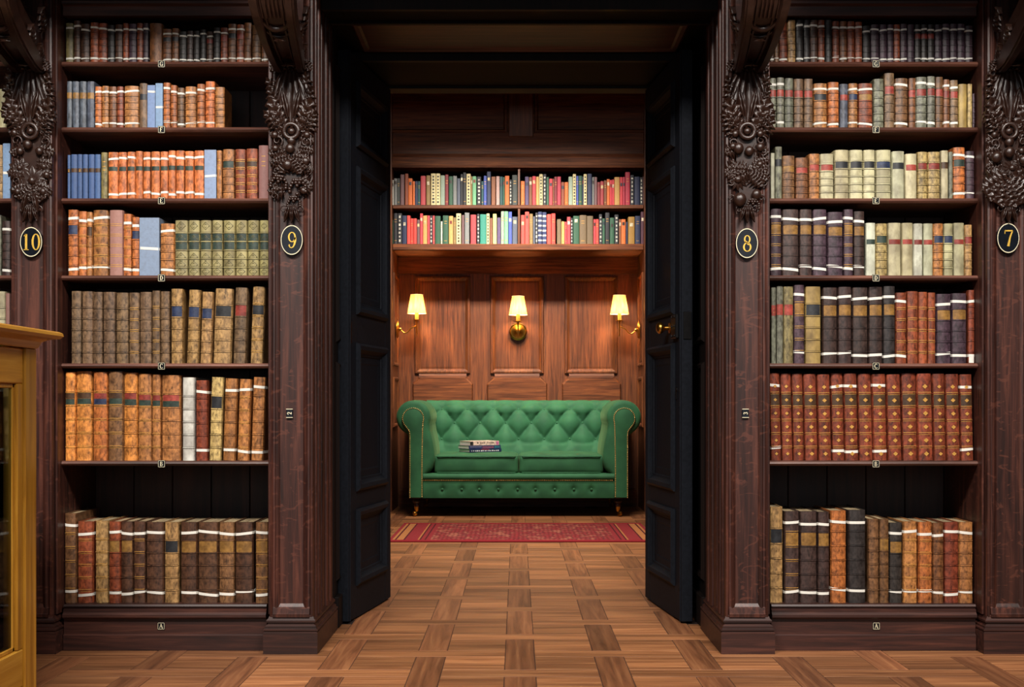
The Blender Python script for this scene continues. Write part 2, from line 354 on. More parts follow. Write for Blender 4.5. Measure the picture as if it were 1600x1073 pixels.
# lettering drawn as tapering pen strokes in the unit box, (x, z, pen width)
def arc(cx, cz, rx, rz, a0, a1, n=10, w0=0.06, w1=0.15):
    o = []
    for i in range(n + 1):
        a = math.radians(a0 + (a1 - a0) * i / n)
        o.append((cx + rx * math.cos(a), cz + rz * math.sin(a), w0 + (w1 - w0) * abs(math.cos(a)) ** 1.5))
    return o
GL = {
 '0': [arc(0.45, 0.5, 0.33, 0.48, 0, 360, 24)],
 '1': [[(0.45, 0.02, 0.16), (0.45, 0.98, 0.16)], [(0.45, 0.95, 0.07), (0.22, 0.86, 0.05)], [(0.2, 0.02, 0.05), (0.7, 0.02, 0.05)]],
 '9': [arc(0.45, 0.68, 0.27, 0.29, 0, 360, 20, 0.055, 0.11), [(0.73, 0.66, 0.14), (0.72, 0.45, 0.15), (0.66, 0.24, 0.12), (0.55, 0.08, 0.08), (0.40, 0.02, 0.06), (0.27, 0.06, 0.06), (0.20, 0.16, 0.07), (0.24, 0.22, 0.10)]],
 '8': [arc(0.45, 0.74, 0.22, 0.23, 0, 360, 18, 0.05, 0.10), arc(0.45, 0.26, 0.29, 0.26, 0, 360, 20, 0.05, 0.12), [(0.30, 0.62, 0.12), (0.60, 0.40, 0.12)]],
 '7': [[(0.14, 0.95, 0.10), (0.80, 0.95, 0.10)], [(0.16, 0.97, 0.06), (0.13, 0.76, 0.05)], [(0.78, 0.94, 0.08), (0.58, 0.55, 0.11), (0.42, 0.0, 0.17)]],
 '2': [[(0.18, 0.70, 0.14), (0.26, 0.90, 0.10), (0.48, 0.98, 0.07), (0.70, 0.86, 0.13), (0.70, 0.62, 0.15), (0.45, 0.32, 0.11), (0.15, 0.06, 0.08)], [(0.15, 0.06, 0.13), (0.80, 0.06, 0.13)]],
 '3': [[(0.18, 0.84, 0.12), (0.40, 0.97, 0.08), (0.66, 0.86, 0.14), (0.64, 0.64, 0.13), (0.40, 0.54, 0.07)], [(0.40, 0.54, 0.07), (0.70, 0.42, 0.14), (0.72, 0.20, 0.15), (0.46, 0.03, 0.08), (0.16, 0.14, 0.12)]],
 'A': [[(0.08, 0.0, 0.07), (0.46, 1.0, 0.08)], [(0.46, 1.0, 0.14), (0.84, 0.0, 0.17)], [(0.22, 0.34, 0.06), (0.68, 0.34, 0.06)], [(0, 0, 0.05), (0.2, 0, 0.05)], [(0.68, 0, 0.05), (0.98, 0, 0.05)]],
 'B': [[(0.22, 0, 0.16), (0.22, 1, 0.16)], [(0.22, 0.97, 0.06), (0.52, 0.96, 0.07), (0.70, 0.76, 0.15), (0.52, 0.53, 0.07), (0.22, 0.53, 0.06)], [(0.50, 0.53, 0.07), (0.80, 0.28, 0.16), (0.52, 0.03, 0.07), (0.22, 0.03, 0.06)]],
 'C': [[(0.82, 0.76, 0.10), (0.66, 0.94, 0.08), (0.44, 0.98, 0.08), (0.18, 0.78, 0.14), (0.12, 0.5, 0.17), (0.18, 0.22, 0.14), (0.44, 0.02, 0.08), (0.68, 0.06, 0.07), (0.84, 0.24, 0.07)]],
 'D': [[(0.22, 0, 0.16), (0.22, 1, 0.16)], [(0.22, 0.97, 0.06), (0.50, 0.95, 0.08), (0.78, 0.72, 0.15), (0.80, 0.40, 0.16), (0.60, 0.10, 0.10), (0.22, 0.03, 0.06)]],
 'E': [[(0.22, 0, 0.16), (0.22, 1, 0.16)], [(0.22, 0.96, 0.08), (0.76, 0.96, 0.08), (0.78, 0.78, 0.05)], [(0.22, 0.52, 0.07), (0.60, 0.52, 0.07)], [(0.22, 0.04, 0.08), (0.78, 0.04, 0.08), (0.82, 0.24, 0.05)]],
 'F': [[(0.22, 0, 0.16), (0.22, 1, 0.16)], [(0.22, 0.96, 0.08), (0.76, 0.96, 0.08), (0.78, 0.76, 0.05)], [(0.22, 0.50, 0.07), (0.60, 0.50, 0.07)], [(0.06, 0.03, 0.05), (0.42, 0.03, 0.05)]],
 'G': [[(0.80, 0.76, 0.10), (0.66, 0.94, 0.08), (0.44, 0.98, 0.08), (0.18, 0.78, 0.14), (0.12, 0.5, 0.17), (0.18, 0.22, 0.14), (0.44, 0.02, 0.08), (0.66, 0.06, 0.08), (0.74, 0.20, 0.10)], [(0.76, 0.0, 0.15), (0.76, 0.44, 0.15)], [(0.56, 0.44, 0.06), (0.92, 0.44, 0.06)]],
}
def glyph(mb, ch, x, z, h, y, th=0.0015, wf=0.75, T=None, bold=1.0):
    """one character, lower-left corner at (x, z), facing -y at depth y"""
    for s in GL[ch]:
        n = len(s); vs = []; fs = []
        for i, (a, b_, w_) in enumerate(s):
            p0 = s[max(i - 1, 0)]; p1 = s[min(i + 1, n - 1)]
            closed = abs(s[0][0] - s[-1][0]) + abs(s[0][1] - s[-1][1]) < 1e-6
            if closed and i in (0, n - 1): p0, p1 = s[-2], s[1]
            dx, dz = (p1[0] - p0[0]) * wf, p1[1] - p0[1]; l = math.hypot(dx, dz) or 1
            nx, nz = -dz / l * w_ / 2 * bold, dx / l * w_ / 2 * bold
            for sg in (1, -1):
                px, pz = x + (a * wf + sg * nx) * h, z + (b_ + sg * nz) * h
                vs += [(px, y - th, pz), (px, y, pz)]
        for i in range(n - 1):
            k = i * 4; q = k + 4
            fs += [(k, q, q + 2, k + 2), (k, k + 1, q + 1, q), (k + 2, q + 2, q + 3, k + 3)]
        fs += [(0, 2, 3, 1), (4 * n - 4, 4 * n - 3, 4 * n - 1, 4 * n - 2)]
        mb.add(vs, fs, T)

# ================================================================ the setting
# ---- floor: woven parquet of long planks and square blocks
floor = MB().box(-3.2, 3.2, -6.0, 6.2, -0.08, -0.0015).build('floor', 'subfloor', kind='structure')
S_, W_ = 0.281, 0.093; G_ = S_ - W_; P_ = 2 * S_; LP_ = P_ - W_
def plank_mesh(l, wd, name, m_='plank'):
    g = 0.0009
    return MB().box(-l / 2 + g, l / 2 - g, -wd / 2 + g, wd / 2 - g, -0.012, 0.0, 0.0012).mesh(name, MT[m_])
ME_LONG = plank_mesh(LP_, W_, 'plank'); ME_SQ = plank_mesh(G_, G_, 'plank'); ME_VERT = plank_mesh(LP_, W_, 'plank', 'plank_b')
X00, Y00 = -0.0376, 3.655 - 3.9
far_mb = MB()
def in_view(x, y):
    if y < -0.62: return False
    if y < 0.02: return abs(x) < 1.75 * (1 + 0.1)
    if y < 1.15: return abs(x) < 0.72
    return abs(x) < 0.60 + 0.11 * (y - 1.0) and y < 5.0
def plank(me, x, y, rz, l, wd):
    if in_view(x, y):
        link(me, 'plank', floor, (x, y, 0), (0, 0, rz + (PI if R.random() < 0.5 else 0)))
    elif abs(x) < 2.3 and -1.6 < y < 5.6 and not (abs(x) > 0.8 and 0.1 < y < 1.1):
        T = tr(x, y, 0, rz=rz); far_mb.box(-l / 2 + .001, l / 2 - .001, -wd / 2 + .001, wd / 2 - .001, -0.012, 0.0, 0, T)
for i in range(-10, 11):
    for j in range(-6, 13):
        xc = X00 + i * S_; off = 0 if i % 2 == 0 else S_
        yv = Y00 + j * P_ + off
        plank(ME_VERT, xc + W_ / 2, yv + LP_ / 2, PI / 2, LP_, W_)                    # running away from the viewer
        plank(ME_LONG, xc + W_ / 2, yv - W_ / 2, 0, LP_, W_)                          # crossing strip
        for q in (0, 1):                                                              # two square blocks
            plank(ME_SQ, xc + W_ + G_ / 2, yv + G_ / 2 + q * (G_ + W_), 0, G_, G_)
far_mb.build('plank_field', 'plank', floor, kind='stuff')

# ---- thick wall between hall and inner room, passage through it
LW, RW = X(522, 0.36), X(1104, 0.36)
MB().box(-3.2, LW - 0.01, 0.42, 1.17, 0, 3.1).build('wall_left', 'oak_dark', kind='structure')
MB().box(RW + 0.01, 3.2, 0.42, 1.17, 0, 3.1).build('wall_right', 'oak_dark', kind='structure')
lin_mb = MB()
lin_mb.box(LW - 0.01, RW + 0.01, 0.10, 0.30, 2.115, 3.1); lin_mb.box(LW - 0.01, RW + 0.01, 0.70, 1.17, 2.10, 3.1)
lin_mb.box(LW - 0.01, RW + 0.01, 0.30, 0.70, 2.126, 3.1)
lint = lin_mb.build('wall_above_passage', 'oak_shade', kind='structure')
MB().panel(LW + 0.06, RW - 0.06, 0.33, 0.67, [(0, 0), (0.010, -0.008), (0.024, -0.006), (0.032, -0.001), (0.04, -0.001)],
           Matrix(((1, 0, 0, 0), (0, 0, 1, 0), (0, 1, 0, 2.125), (0, 0, 0, 1)))).build('soffit_panel', 'oak_x', lint)
mb = MB()
for y0, y1, o in ((0.085, 0.105, 0.02), (0.285, 0.305, 0.004), (0.695, 0.72, 0.016)): mb.box(LW, RW, y0, y1, 2.115 - o - 0.005, 2.125)
mb.build('soffit_moulding', 'oak_dark', lint)
# entablature over the passage, in the plane of the bookcases
mb = MB(); mb.box(X(490), X(1133), -0.02, 0.10, 2.128, 3.1); mb.box(X(490), X(1133), -0.05, 0.0, 2.20, 2.25)
mb.build('trim_1', 'oak_x', kind='structure')
# passage side panelling seen beside the doors
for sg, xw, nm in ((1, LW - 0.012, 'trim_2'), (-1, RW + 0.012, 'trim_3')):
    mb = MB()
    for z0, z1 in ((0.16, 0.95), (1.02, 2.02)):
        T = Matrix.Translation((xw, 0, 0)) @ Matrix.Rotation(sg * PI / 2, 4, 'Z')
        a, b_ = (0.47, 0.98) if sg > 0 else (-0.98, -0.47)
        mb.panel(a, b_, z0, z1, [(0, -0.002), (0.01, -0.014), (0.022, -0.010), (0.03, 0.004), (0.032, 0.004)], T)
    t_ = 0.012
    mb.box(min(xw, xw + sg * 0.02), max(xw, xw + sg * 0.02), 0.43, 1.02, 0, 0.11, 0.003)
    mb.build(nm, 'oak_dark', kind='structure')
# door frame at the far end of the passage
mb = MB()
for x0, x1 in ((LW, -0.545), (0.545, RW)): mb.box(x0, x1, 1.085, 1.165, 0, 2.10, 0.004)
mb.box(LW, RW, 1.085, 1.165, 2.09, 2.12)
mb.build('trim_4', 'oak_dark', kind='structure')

# ---- inner room
NX0, NX1, NY0, NY1 = X(622, 5.55), X(997, 5.55), 5.08, 5.55
MB().box(-1.75, -1.62, 1.17, 5.7, 0, 3.15).build('wall_inner_left', 'pan_z', kind='structure')
MB().box(1.62, 1.75, 1.17, 5.7, 0, 3.15).build('wall_inner_right', 'pan_z', kind='structure')
MB().box(-1.75, 1.75, 1.17, 5.7, 3.15, 3.25).build('ceiling', 'oak_dark', kind='structure')
for nm, x0, x1, xs in (('wall_niche_left', -1.62, NX0, NX0), ('wall_niche_right', NX1, 1.62, NX1)):
    nw = MB().box(x0, x1, NY0, 5.62, 0, 3.15).build(nm, 'pan_z', kind='structure')
    sg = 1 if xs < 0 else -1
    T = Matrix.Translation((xs, 0, 0)) @ Matrix.Rotation(sg * PI / 2, 4, 'Z')
    for z0, z1 in ((1.08, 1.78), (0.62, 1.0)):
        a, b_ = (NY0 + 0.06, NY1 - 0.05) if sg > 0 else (-NY1 + 0.05, -NY0 - 0.06)
        MB().panel(a, b_, z0, z1, [(0, -0.001), (0.008, -0.014), (0.02, -0.012), (0.03, 0.0), (0.045, -0.002)], T).build('panel', 'pan_z', nw)
wb = MB().box(NX0 - 0.02, NX1 + 0.02, NY1, NY1 + 0.08, 0, 3.15).build('wall_back', 'pan_z', kind='structure')
bx = lambda p: X(p, NY1); bz = lambda p: Z(p, NY1)
TB = Matrix.Translation((0, NY1, 0))
up = [(0, -0.001), (0.006, -0.020), (0.018, -0.022), (0.030, -0.012), (0.040, -0.002), (0.055, -0.004)]
for a, b_ in ((648, 735), (766, 850), (882, 965)):
    MB().panel(bx(a), bx(b_), bz(584), bz(431), up, TB).build('panel', 'pan_z', wb)
lo = [(0, -0.001), (0.004, -0.022), (0.010, -0.030), (0.016, -0.030)]
for a, b_ in ((645, 739), (761, 855), (878, 970)):
    MB().panel(bx(a), bx(b_), bz(700), bz(588), lo, TB, cut=0.055).build('lower_panel', 'pan_x', wb)
mb = MB()
for a, b_ in ((655, 729), (773, 843), (889, 959)):
    mb.prism([(-0.001, bz(590)), (-0.030, bz(590)), (-0.028, bz(587)), (-0.010, bz(582)), (-0.001, bz(580))], bx(a), bx(b_), 'x', TB)
mb.build('panel_sill', 'pan_x', wb)
MB().box(NX0, NX1, NY1 - 0.012, NY1, bz(428), bz(395), 0.002).build('frieze_rail', 'pan_x', wb)
MB().stack(NX0 + 0.01, NX1 - 0.01, NY1 - 0.02, NY1, [(0.0, 0.0), (0.0, 0.12), (-0.006, 0.135), (-0.012, 0.14)]).build('baseboard_back', 'pan_x', kind='structure')

# ---- bookshelf let into the wall above the sofa
SF = 5.12                                   # its front plane
sx = lambda p: X(p, SF); sz = lambda p: Z(p, SF)
ws = empty('wall_bookshelf', (0, SF, sz(391)), 'oak bookshelf with two rows of books above the green sofa', 'bookshelf')
LT = Matrix.Translation((0, -SF, -sz(391)))
def part(mb_, name, m, parent, **k): return mb_.build(name, m, parent, **k)
mb = MB(); mb.box(NX0 + 0.002, NX1 - 0.002, SF, NY1 - 0.002, sz(390.5), sz(380.8), 0.004, LT); part(mb, 'shelf_board', 'pan_x', ws)
mb = MB(); mb.box(NX0 + 0.002, NX1 - 0.002, SF + 0.004, NY1 - 0.002, sz(325.5), sz(319.8), 0.003, LT); part(mb, 'shelf_board', 'pan_x', ws)
mb = MB(); mb.box(NX0 + 0.002, NX1 - 0.002, SF + 0.02, NY1 - 0.002, sz(262), sz(255), 0, LT); part(mb, 'shelf_board', 'pan_x', ws)
mb = MB(); mb.box(NX0 + 0.002, NX1 - 0.002, NY1 - 0.03, NY1 - 0.012, sz(380.8), sz(262), 0, LT); part(mb, 'back_panel', 'oak_in', ws)
for z0, z1 in ((319.8, 262), (380.8, 325.5)):
    mb = MB(); mb.box(sx(809.2), sx(812.6), SF + 0.01, NY1 - 0.03, sz(z0), sz(z1), 0.001, LT); part(mb, 'divider', 'pan_z', ws)
# panelling above it
mb = MB()
mb.prism([(0.05, sz(262)), (-0.012, sz(262)), (-0.016, sz(258)), (-0.006, sz(252)), (-0.010, sz(246)), (-0.018, sz(241)), (0.05, sz(241))], NX0, NX1, 'x', Matrix.Translation((0, SF, 0)) )
tp = MB().box(NX0 - 0.6, NX1 + 0.6, SF + 0.012, NY1, sz(255) , 3.14).build('wall_above_bookshelf', 'pan_x', kind='structure')
part(mb, 'cornice', 'pan_x', tp)
MB().box(NX0, NX1, SF - 0.006, SF + 0.014, sz(241), sz(207), 0.003).build('frieze', 'pan_x', tp)
for a, b_ in ((600, 793), (835, 1020)):
    MB().panel(sx(a), sx(b_), sz(208), sz(120), [(0, 0.013), (0.004, -0.012), (0.02, -0.010), (0.03, 0.008), (0.035, 0.008)], Matrix.Translation((0, SF, 0))).build('panel', 'pan_x', tp)
MB().box(sx(795), sx(833), SF - 0.02, SF + 0.012, sz(214), sz(120), 0.004).build('stile', 'pan_z', tp)

# ================================================================ the two doors
def door(nm, fx, fy, hx, hy, sg, label):
    """leaf from its free edge (fx, fy) to its hinge edge (hx, hy); sg=+1: the seen face looks towards +x"""
    wd = math.hypot(hx - fx, hy - fy); ang = math.atan2(hy - fy, hx - fx)
    zb, zt, th = 0.006, 2.085, 0.042
    # local frame: u along the leaf, seen face at y=0 looking along -y
    if sg > 0: org, ux = (fx, fy), ang
    else: org, ux = (hx, hy), ang + PI
    root = empty(nm, (org[0], org[1], 0), label, 'door', rot=(0, 0, ux)); root['kind'] = 'structure'
    fl = lambda a: a if sg > 0 else wd - a
    st = 0.105; se = 0.085
    zs = [(0.137, 0.396), (0.486, 1.012), (1.142, 1.668), (1.763, 1.984)]
    u0, u1 = sorted((fl(st), fl(wd - se)))
    stiles = MB()
    a0, a1 = sorted((fl(0.0), fl(st))); MB().box(a0, a1, 0, th, zb, zt, 0.003).build('stile', 'door', root)
    a0, a1 = sorted((fl(wd - se), fl(wd))); MB().box(a0, a1, 0, th, zb, zt, 0.003).build('stile', 'door', root)
    edges = [zb] + [z for p in zs for z in p] + [zt]
    for k in range(0, len(edges), 2): MB().box(u0, u1, 0.0006, th - 0.0006, edges[k], edges[k + 1]).build('rail', 'door', root)
    prof = [(-0.012, 0.0), (-0.012, -0.006), (-0.002, -0.015), (0.012, -0.012), (0.018, -0.004), (0.026, 0.004), (0.034, 0.006), (0.036, 0.010), (0.060, 0.010), (0.066, 0.012)]
    for z0, z1 in zs:
        p = MB().panel(u0, u1, z0, z1, prof); 
        p.box(u0 - 0.002, u1 + 0.002, 0.016, th - 0.010, z0 - 0.002, z1 + 0.002)
        p.build('panel', 'door', root)
    # bead along the meeting edge
    a0, a1 = sorted((fl(0.012), fl(0.018))); MB().box(a0, a1, -0.004, 0.002, zb, zt, 0.0015).build('edge_bead', 'door', root)
    return root, fl, th
dl, fl, th = door('door_1', X(544.5, 0.512), 0.512, X(610.5, 1.08), 1.08, 1, 'left open leaf of the dark blue-black panelled double door')
for z in (0.25, 1.05, 1.85): MB().tube([(fl(0.58), 0.045, z - 0.05), (fl(0.58), 0.045, z + 0.05)], 0.008).build('hinge', 'iron', dl, 40)
MB().box(fl(0.012), fl(0.035), -0.003, 0.0, 1.02, 1.10, 0.001).build('strike_plate', 'iron', dl)
dr, fl, th = door('door_2', X(1065, 0.512), 0.512, X(1008, 1.09), 1.09, -1, 'right open leaf of the black panelled double door with brass knob')
for z in (0.25, 1.05, 1.85): MB().tube([(fl(0.578), 0.045, z - 0.05), (fl(0.578), 0.045, z + 0.05)], 0.008).build('hinge', 'iron', dr, 40)
zk = 1.083; T = Matrix.Translation((fl(0.165), 0, zk)) @ Matrix.Rotation(PI / 2, 4, 'X')
kn = MB().lathe([(0.020, 0), (0.020, 0.004), (0.009, 0.006), (0.008, 0.022), (0.016, 0.028), (0.022, 0.036), (0.022, 0.044), (0.014, 0.052), (0.004, 0.054)], 20, T).build('knob', 'brass', dr, 50, label='round brass door knob')
lk = MB().box(fl(0.105), fl(0.035), -0.014, 0.0, zk - 0.045, zk + 0.045, 0.003).build('lock_case', 'iron', dr)
mb = MB()
for a in (0.05, 0.09):
    for z in (-0.035, 0.0, 0.035): mb.sphere((fl(a), -0.0145, zk + z), 0.005, 6, 4)
mb.build('screws', 'iron', lk, 60)
T = Matrix.Translation((fl(0.07), 0, 0.85)) @ Matrix.Rotation(PI / 2, 4, 'X')
MB().lathe([(0.010, 0), (0.010, 0.003), (0.004, 0.004)], 12, T).box(fl(0.075), fl(0.065), -0.004, 0, 0.815, 0.85, 0.001).build('keyhole_cover', 'iron', dr, 40)
MB().box(fl(0.0) , fl(-0.004), 0.006, 0.036, zk - 0.05, zk + 0.05, 0.001).build('lock_edge_plate', 'iron', dr)

# ================================================================ carved ornament meshes (shared)
def leaf_mb(L_, W_2, bulge, curl, lobes=5, vein=0.25, nu=12, nv=26, base=0.25):
    """leaf in relief: root at the origin, tip along +z, front towards -y, with a skirt back to y=0"""
    g = []
    for j in range(nv + 1):
        t = j / nv
        wv_ = W_2 * (base * (1 - t) + math.sin(PI * min(1, t * 0.94 + 0.04)) ** 0.75) * (1 + 0.36 * math.sin(lobes * 2 * PI * t)) * (1 - 0.2 * t)
        if j == nv: wv_ = W_2 * 0.04
        row = []
        for i in range(nu + 1):
            s = 2 * i / nu - 1
            hgt = bulge * (1 - s * s) ** 0.6 * (0.45 + 0.55 * math.sin(PI * min(1, t + 0.12)))
            hgt *= 1 - vein * math.exp(-(s / 0.16) ** 2) - (0.55 if lobes else 0.12) * (0.5 + 0.5 * math.cos(abs(s) * 5 - t * max(lobes, 3) * 2 * PI)) ** 2
            row.append((wv_ * s, -hgt - curl * t ** 2.2 - 0.002, L_ * (t - 0.10 * (1 - s * s) * 0 + 0.06 * abs(s) * (1 - t))))
        g.append(row)
    mb = MB(); vs = [p for r_ in g for p in r_]; n_ = nu + 1
    fs = [(j * n_ + i, j * n_ + i + 1, (j + 1) * n_ + i + 1, (j + 1) * n_ + i) for j in range(nv) for i in range(nu)]
    k = len(vs); rim = [j * n_ for j in range(nv, -1, -1)] + list(range(0, n_)) + [j * n_ + nu for j in range(1, nv + 1)]
    rim = [j * n_ for j in range(nv, -1, -1)] + [i for i in range(1, n_)] + [j * n_ + nu for j in range(1, nv + 1)]
    vs2 = [(vs[r_][0] * 0.9, vs[r_][1] * 0.0 + (-curl * 0.4 * (vs[r_][2] / L_) ** 2 if curl else 0), vs[r_][2]) for r_ in rim]
    fs += [(rim[a], rim[a + 1], k + a + 1, k + a) for a in range(len(rim) - 1)]
    return mb.add(vs + vs2, fs)
OC = MT['oak_carved']
ME_ACANTH = leaf_mb(1.0, 0.30, 0.16, 0.25, 5).mesh('leaf', OC, 70)
ME_BLADE = leaf_mb(1.0, 0.13, 0.10, 0.04, 0, 0.5).mesh('leaf', OC, 70)
ME_BROAD = leaf_mb(1.0, 0.42, 0.16, 0.05, 6).mesh('leaf', OC, 70)
def flower_mesh(n_, r_, inner=0.28, wide=0.34):
    mb = MB()
    for k in range(n_):
        lf = leaf_mb(r_, r_ * wide, r_ * 0.20, r_ * 0.05, 0, 0.4, 6, 7)
        mb.add(lf.v, lf.f, Matrix.Rotation(2 * PI * k / n_, 4, 'Y'))
    mb.sphere((0, -r_ * 0.12, 0), r_ * inner, 10, 6, sc=(1, 0.8, 1))
    return mb.mesh('flower', OC, 60)
ME_FL8 = flower_mesh(8, 1.0); ME_FL12 = flower_mesh(14, 1.0, 0.36, 0.2)
def grape_mesh(n_rows=6, seed=1):
    rr = random.Random(seed); mb = MB()
    for k in range(n_rows):
        c = n_rows - k; wd = 0.5 * math.sin(PI * (0.25 + 0.6 * (1 - k / n_rows)))
        cnt = max(1, int(round(c * 0.8)))
        for i in range(cnt):
            xx = 0 if cnt == 1 else wd * (2 * i / (cnt - 1) - 1)
            mb.sphere((xx + rr.uniform(-.03, .03), -0.12 - 0.18 * (1 - (xx / 0.6) ** 2) + rr.uniform(-.03, .03), -k * 0.17), 0.125, 8, 5)
    return mb.mesh('grape_bunch', OC, 80)
ME_GR = grape_mesh()
ME_FRUIT = MB().sphere((0, -0.35, 0), 0.5, 12, 8, sc=(1, 0.85, 1.1)).sphere((0, -0.72, -0.05), 0.07, 6, 4).mesh('fruit', OC, 80)
def ring_mesh():
    return MB().tube([(0.5 * math.cos(a), -0.28, 0.5 * math.sin(a)) for a in [2 * PI * k / 20 for k in range(21)]], 0.17, 8).sphere((0, -0.12, 0), 0.3, 10, 6).mesh('ring', OC, 70)
ME_RING = ring_mesh()
def curl_mesh():
    pts = []; rs = []
    for k in range(26):
        a = k / 25; th_ = a * 3.6 * PI / 1.6; rad = 0.5 * (1 - 0.78 * a)
        pts.append((rad * math.cos(th_), -0.15 - 0.12 * a, rad * math.sin(th_))); rs.append(0.11 * (1 - 0.45 * a))
    return MB().tube(pts, rs, 8).mesh('curl', OC, 70)
ME_CURL = curl_mesh()

def put(me, nm, parent, x, z, s, ang=0.0, y=0.0, tilt=0.0, sy=None):
    """carved piece on the face y of a pilaster; ang turns it in the face, 0 = pointing up"""
    o = link(me, nm, parent)
    o.matrix_local = Matrix.Translation((x, y, z)) @ Matrix.Rotation(math.radians(ang), 4, 'Y') @ Matrix.Rotation(math.radians(tilt), 4, 'X') @ Matrix.Diagonal((s, sy or s, s, 1))
    return o

def pilaster(num, pl, pr, pc, kind, ret, label, small=None, oval_y=378):
    x0, x1, cx = X(pl), X(pr), X(pc)
    mid = (x0 + x1) / 2
    root = empty('pilaster', (mid, 0, 0), label, 'pilaster', 'carved oak pilasters')
    h = (x1 - x0) / 2; cl = cx - mid
    ZB = 0.112
    # shaft
    mb = MB(); mb.box(-h, h, 0.004, 0.40, ZB, 2.34)
    mb.build('shaft', 'oak_z', root)
    MB().panel(-h, h, ZB, 2.3, [(0, 0.004), (0.002, -0.006), (0.008, -0.008), (0.013, -0.002), (0.018, -0.002), (0.022, -0.007), (0.028, -0.004), (0.034, 0.003), (0.040, 0.003)]).build('shaft_panel', 'oak_z', root, 30)
    # mitred sill at the foot of the shaft panel
    MB().prism([(0.004, ZB + 0.002), (-0.012, ZB + 0.004), (-0.013, ZB + 0.014), (-0.009, ZB + 0.017), (-0.007, ZB + 0.032), (-0.002, ZB + 0.036), (0.004, ZB + 0.048)], -h + 0.012, h - 0.012, 'x').build('shaft_sill', 'oak_z', root)
    # plinth
    lv = [(0.016, 0.0), (0.016, 0.068), (0.013, 0.070), (0.013, 0.0735), (0.0165, 0.075), (0.0165, 0.079), (0.011, 0.082), (0.011, 0.088), (0.003, 0.094), (0.003, 0.097), (0.008, 0.100), (0.008, 0.106), (0.002, 0.112), (0.0, 0.118)]
    dep = 0.40 if ret else 0.30
    MB().stack(-h - 0.0, h + 0.0, -0.006, dep, lv).build('plinth', 'oak_x', root, 25)
    # vertical mouldings on the face turned to the passage
    if ret:
        mb = MB(); xs_ = h if ret > 0 else -h
        for y_, r_ in ((0.035, 0.006), (0.085, 0.009), (0.15, 0.006), (0.24, 0.010), (0.33, 0.007)):
            mb.tube([(xs_, y_, ZB), (xs_, y_, 2.12)], r_, 8)
        mb.build('side_moulding', 'oak_z', root, 60)
    # number tablet
    zo = Z(oval_y, -0.01); rx, rz = 0.0355, 0.0480
    def ell(k, n=40): return [(cl + rx * k * math.cos(2 * PI * i / n), zo + rz * k * math.sin(2 * PI * i / n)) for i in range(n)]
    tb = MB().prism(ell(1.0), -0.012, 0.004, 'y').build('number_tablet', 'plate', root, 30, label='black oval tablet with gold number ' + num)
    mb = MB(); n = 40; o_, i_ = ell(0.985), ell(0.93)
    vs = [(p, -0.0132, q) for p, q in o_] + [(p, -0.0132, q) for p, q in i_] + [(p, -0.0118, q) for p, q in o_]
    mb.add(vs, [(k, (k + 1) % n, n + (k + 1) % n, n + k) for k in range(n)] + [(k, 2 * n + k, 2 * n + (k + 1) % n, (k + 1) % n) for k in range(n)])
    mb.build('border_line', 'cream_paint', tb)
    mb = MB(); hh = 0.052; adv = hh * (0.60 if len(num) > 1 else 0.66)
    wd = adv * len(num)
    for i, ch in enumerate(num): glyph(mb, ch, cl - wd / 2 + i * adv + hh * 0.02, zo - hh / 2, hh, -0.0122, 0.0012, 0.62 if len(num) > 1 else 0.72, None, 0.85)
    mb.build('number', 'gold_paint', tb)
    # small metal index plate with a digit lying on its side
    if small:
        zz = Z(645.5, -0.005); xx = cl + (X(454) - X(457) if small == '2' else 0) - 0.003; q = 0.0125
        sp = MB().box(xx - q * 0.85, xx + q * 0.85, -0.004, 0.004, zz - q * 1.1, zz + q * 1.1, 0.001).build('index_plate', 'plate', root)
        mb = MB()
        for a, b_, c_, d_ in ((-.85, .85, 1.0, 1.15), (-.85, .85, -1.15, -1.0)): mb.box(xx + a * q, xx + b_ * q, -0.0055, -0.003, zz + c_ * q, zz + d_ * q)
        mb.build('plate_rim', 'cream_paint', sp)
        mb = MB(); gh = 0.014
        T = Matrix.Translation((xx, 0, zz)) @ Matrix.Rotation(-PI / 2, 4, 'Y')
        glyph(mb, small, -gh * 0.36, -gh / 2, gh, -0.0042, 0.001, 0.75, T, 1.25)
        mb.build('digit', 'cream_paint', sp)
    # carved drop hanging below the console
    bk = MB()
    zt, zb2 = Z(92), Z(344)
    bk.prism([(-0.028, zt), (0.028, zt), (0.034, zt - 0.1), (0.030, zt - 0.25), (0.034, zt - 0.33), (0.022, zb2 + 0.06), (0.004, zb2), (-0.004, zb2), (-0.022, zb2 + 0.06), (-0.034, zt - 0.33), (-0.030, zt - 0.25), (-0.034, zt - 0.1)][::-1], -0.012, 0.004, 'y', Matrix.Translation((cl, 0, 0)))
    drop = bk.build('carved_drop', OC, root)
    rr = random.Random(int(num) * 13)
    yb = -0.010; k_ = 0.00205
    pz = lambda py: Z(py, -0.02)
    P = lambda me, nm, dx, py, s, ang=0, tilt=0, sy=None, y=yb: put(me, nm, drop, cl + dx * k_, pz(py), s, ang, y, tilt, sy)
    # curled lip of leaves
    for a in (-2, -1, 0, 1, 2): P(ME_ACANTH, 'leaf', a * 9, 90 + abs(a) * 2, 0.050, 180 - a * 16, 0, 0.09, yb - 0.012)
    # long leaves falling from the lip, sprays rising from the ring
    for a, l_ in ((-2, 0.15), (-1, 0.19), (0, 0.20), (1, 0.19), (2, 0.15)): P(ME_BLADE, 'leaf', a * 4, 104, l_, 180 - a * 9 + rr.uniform(-3, 3), 0, 0.16, yb - 0.004)
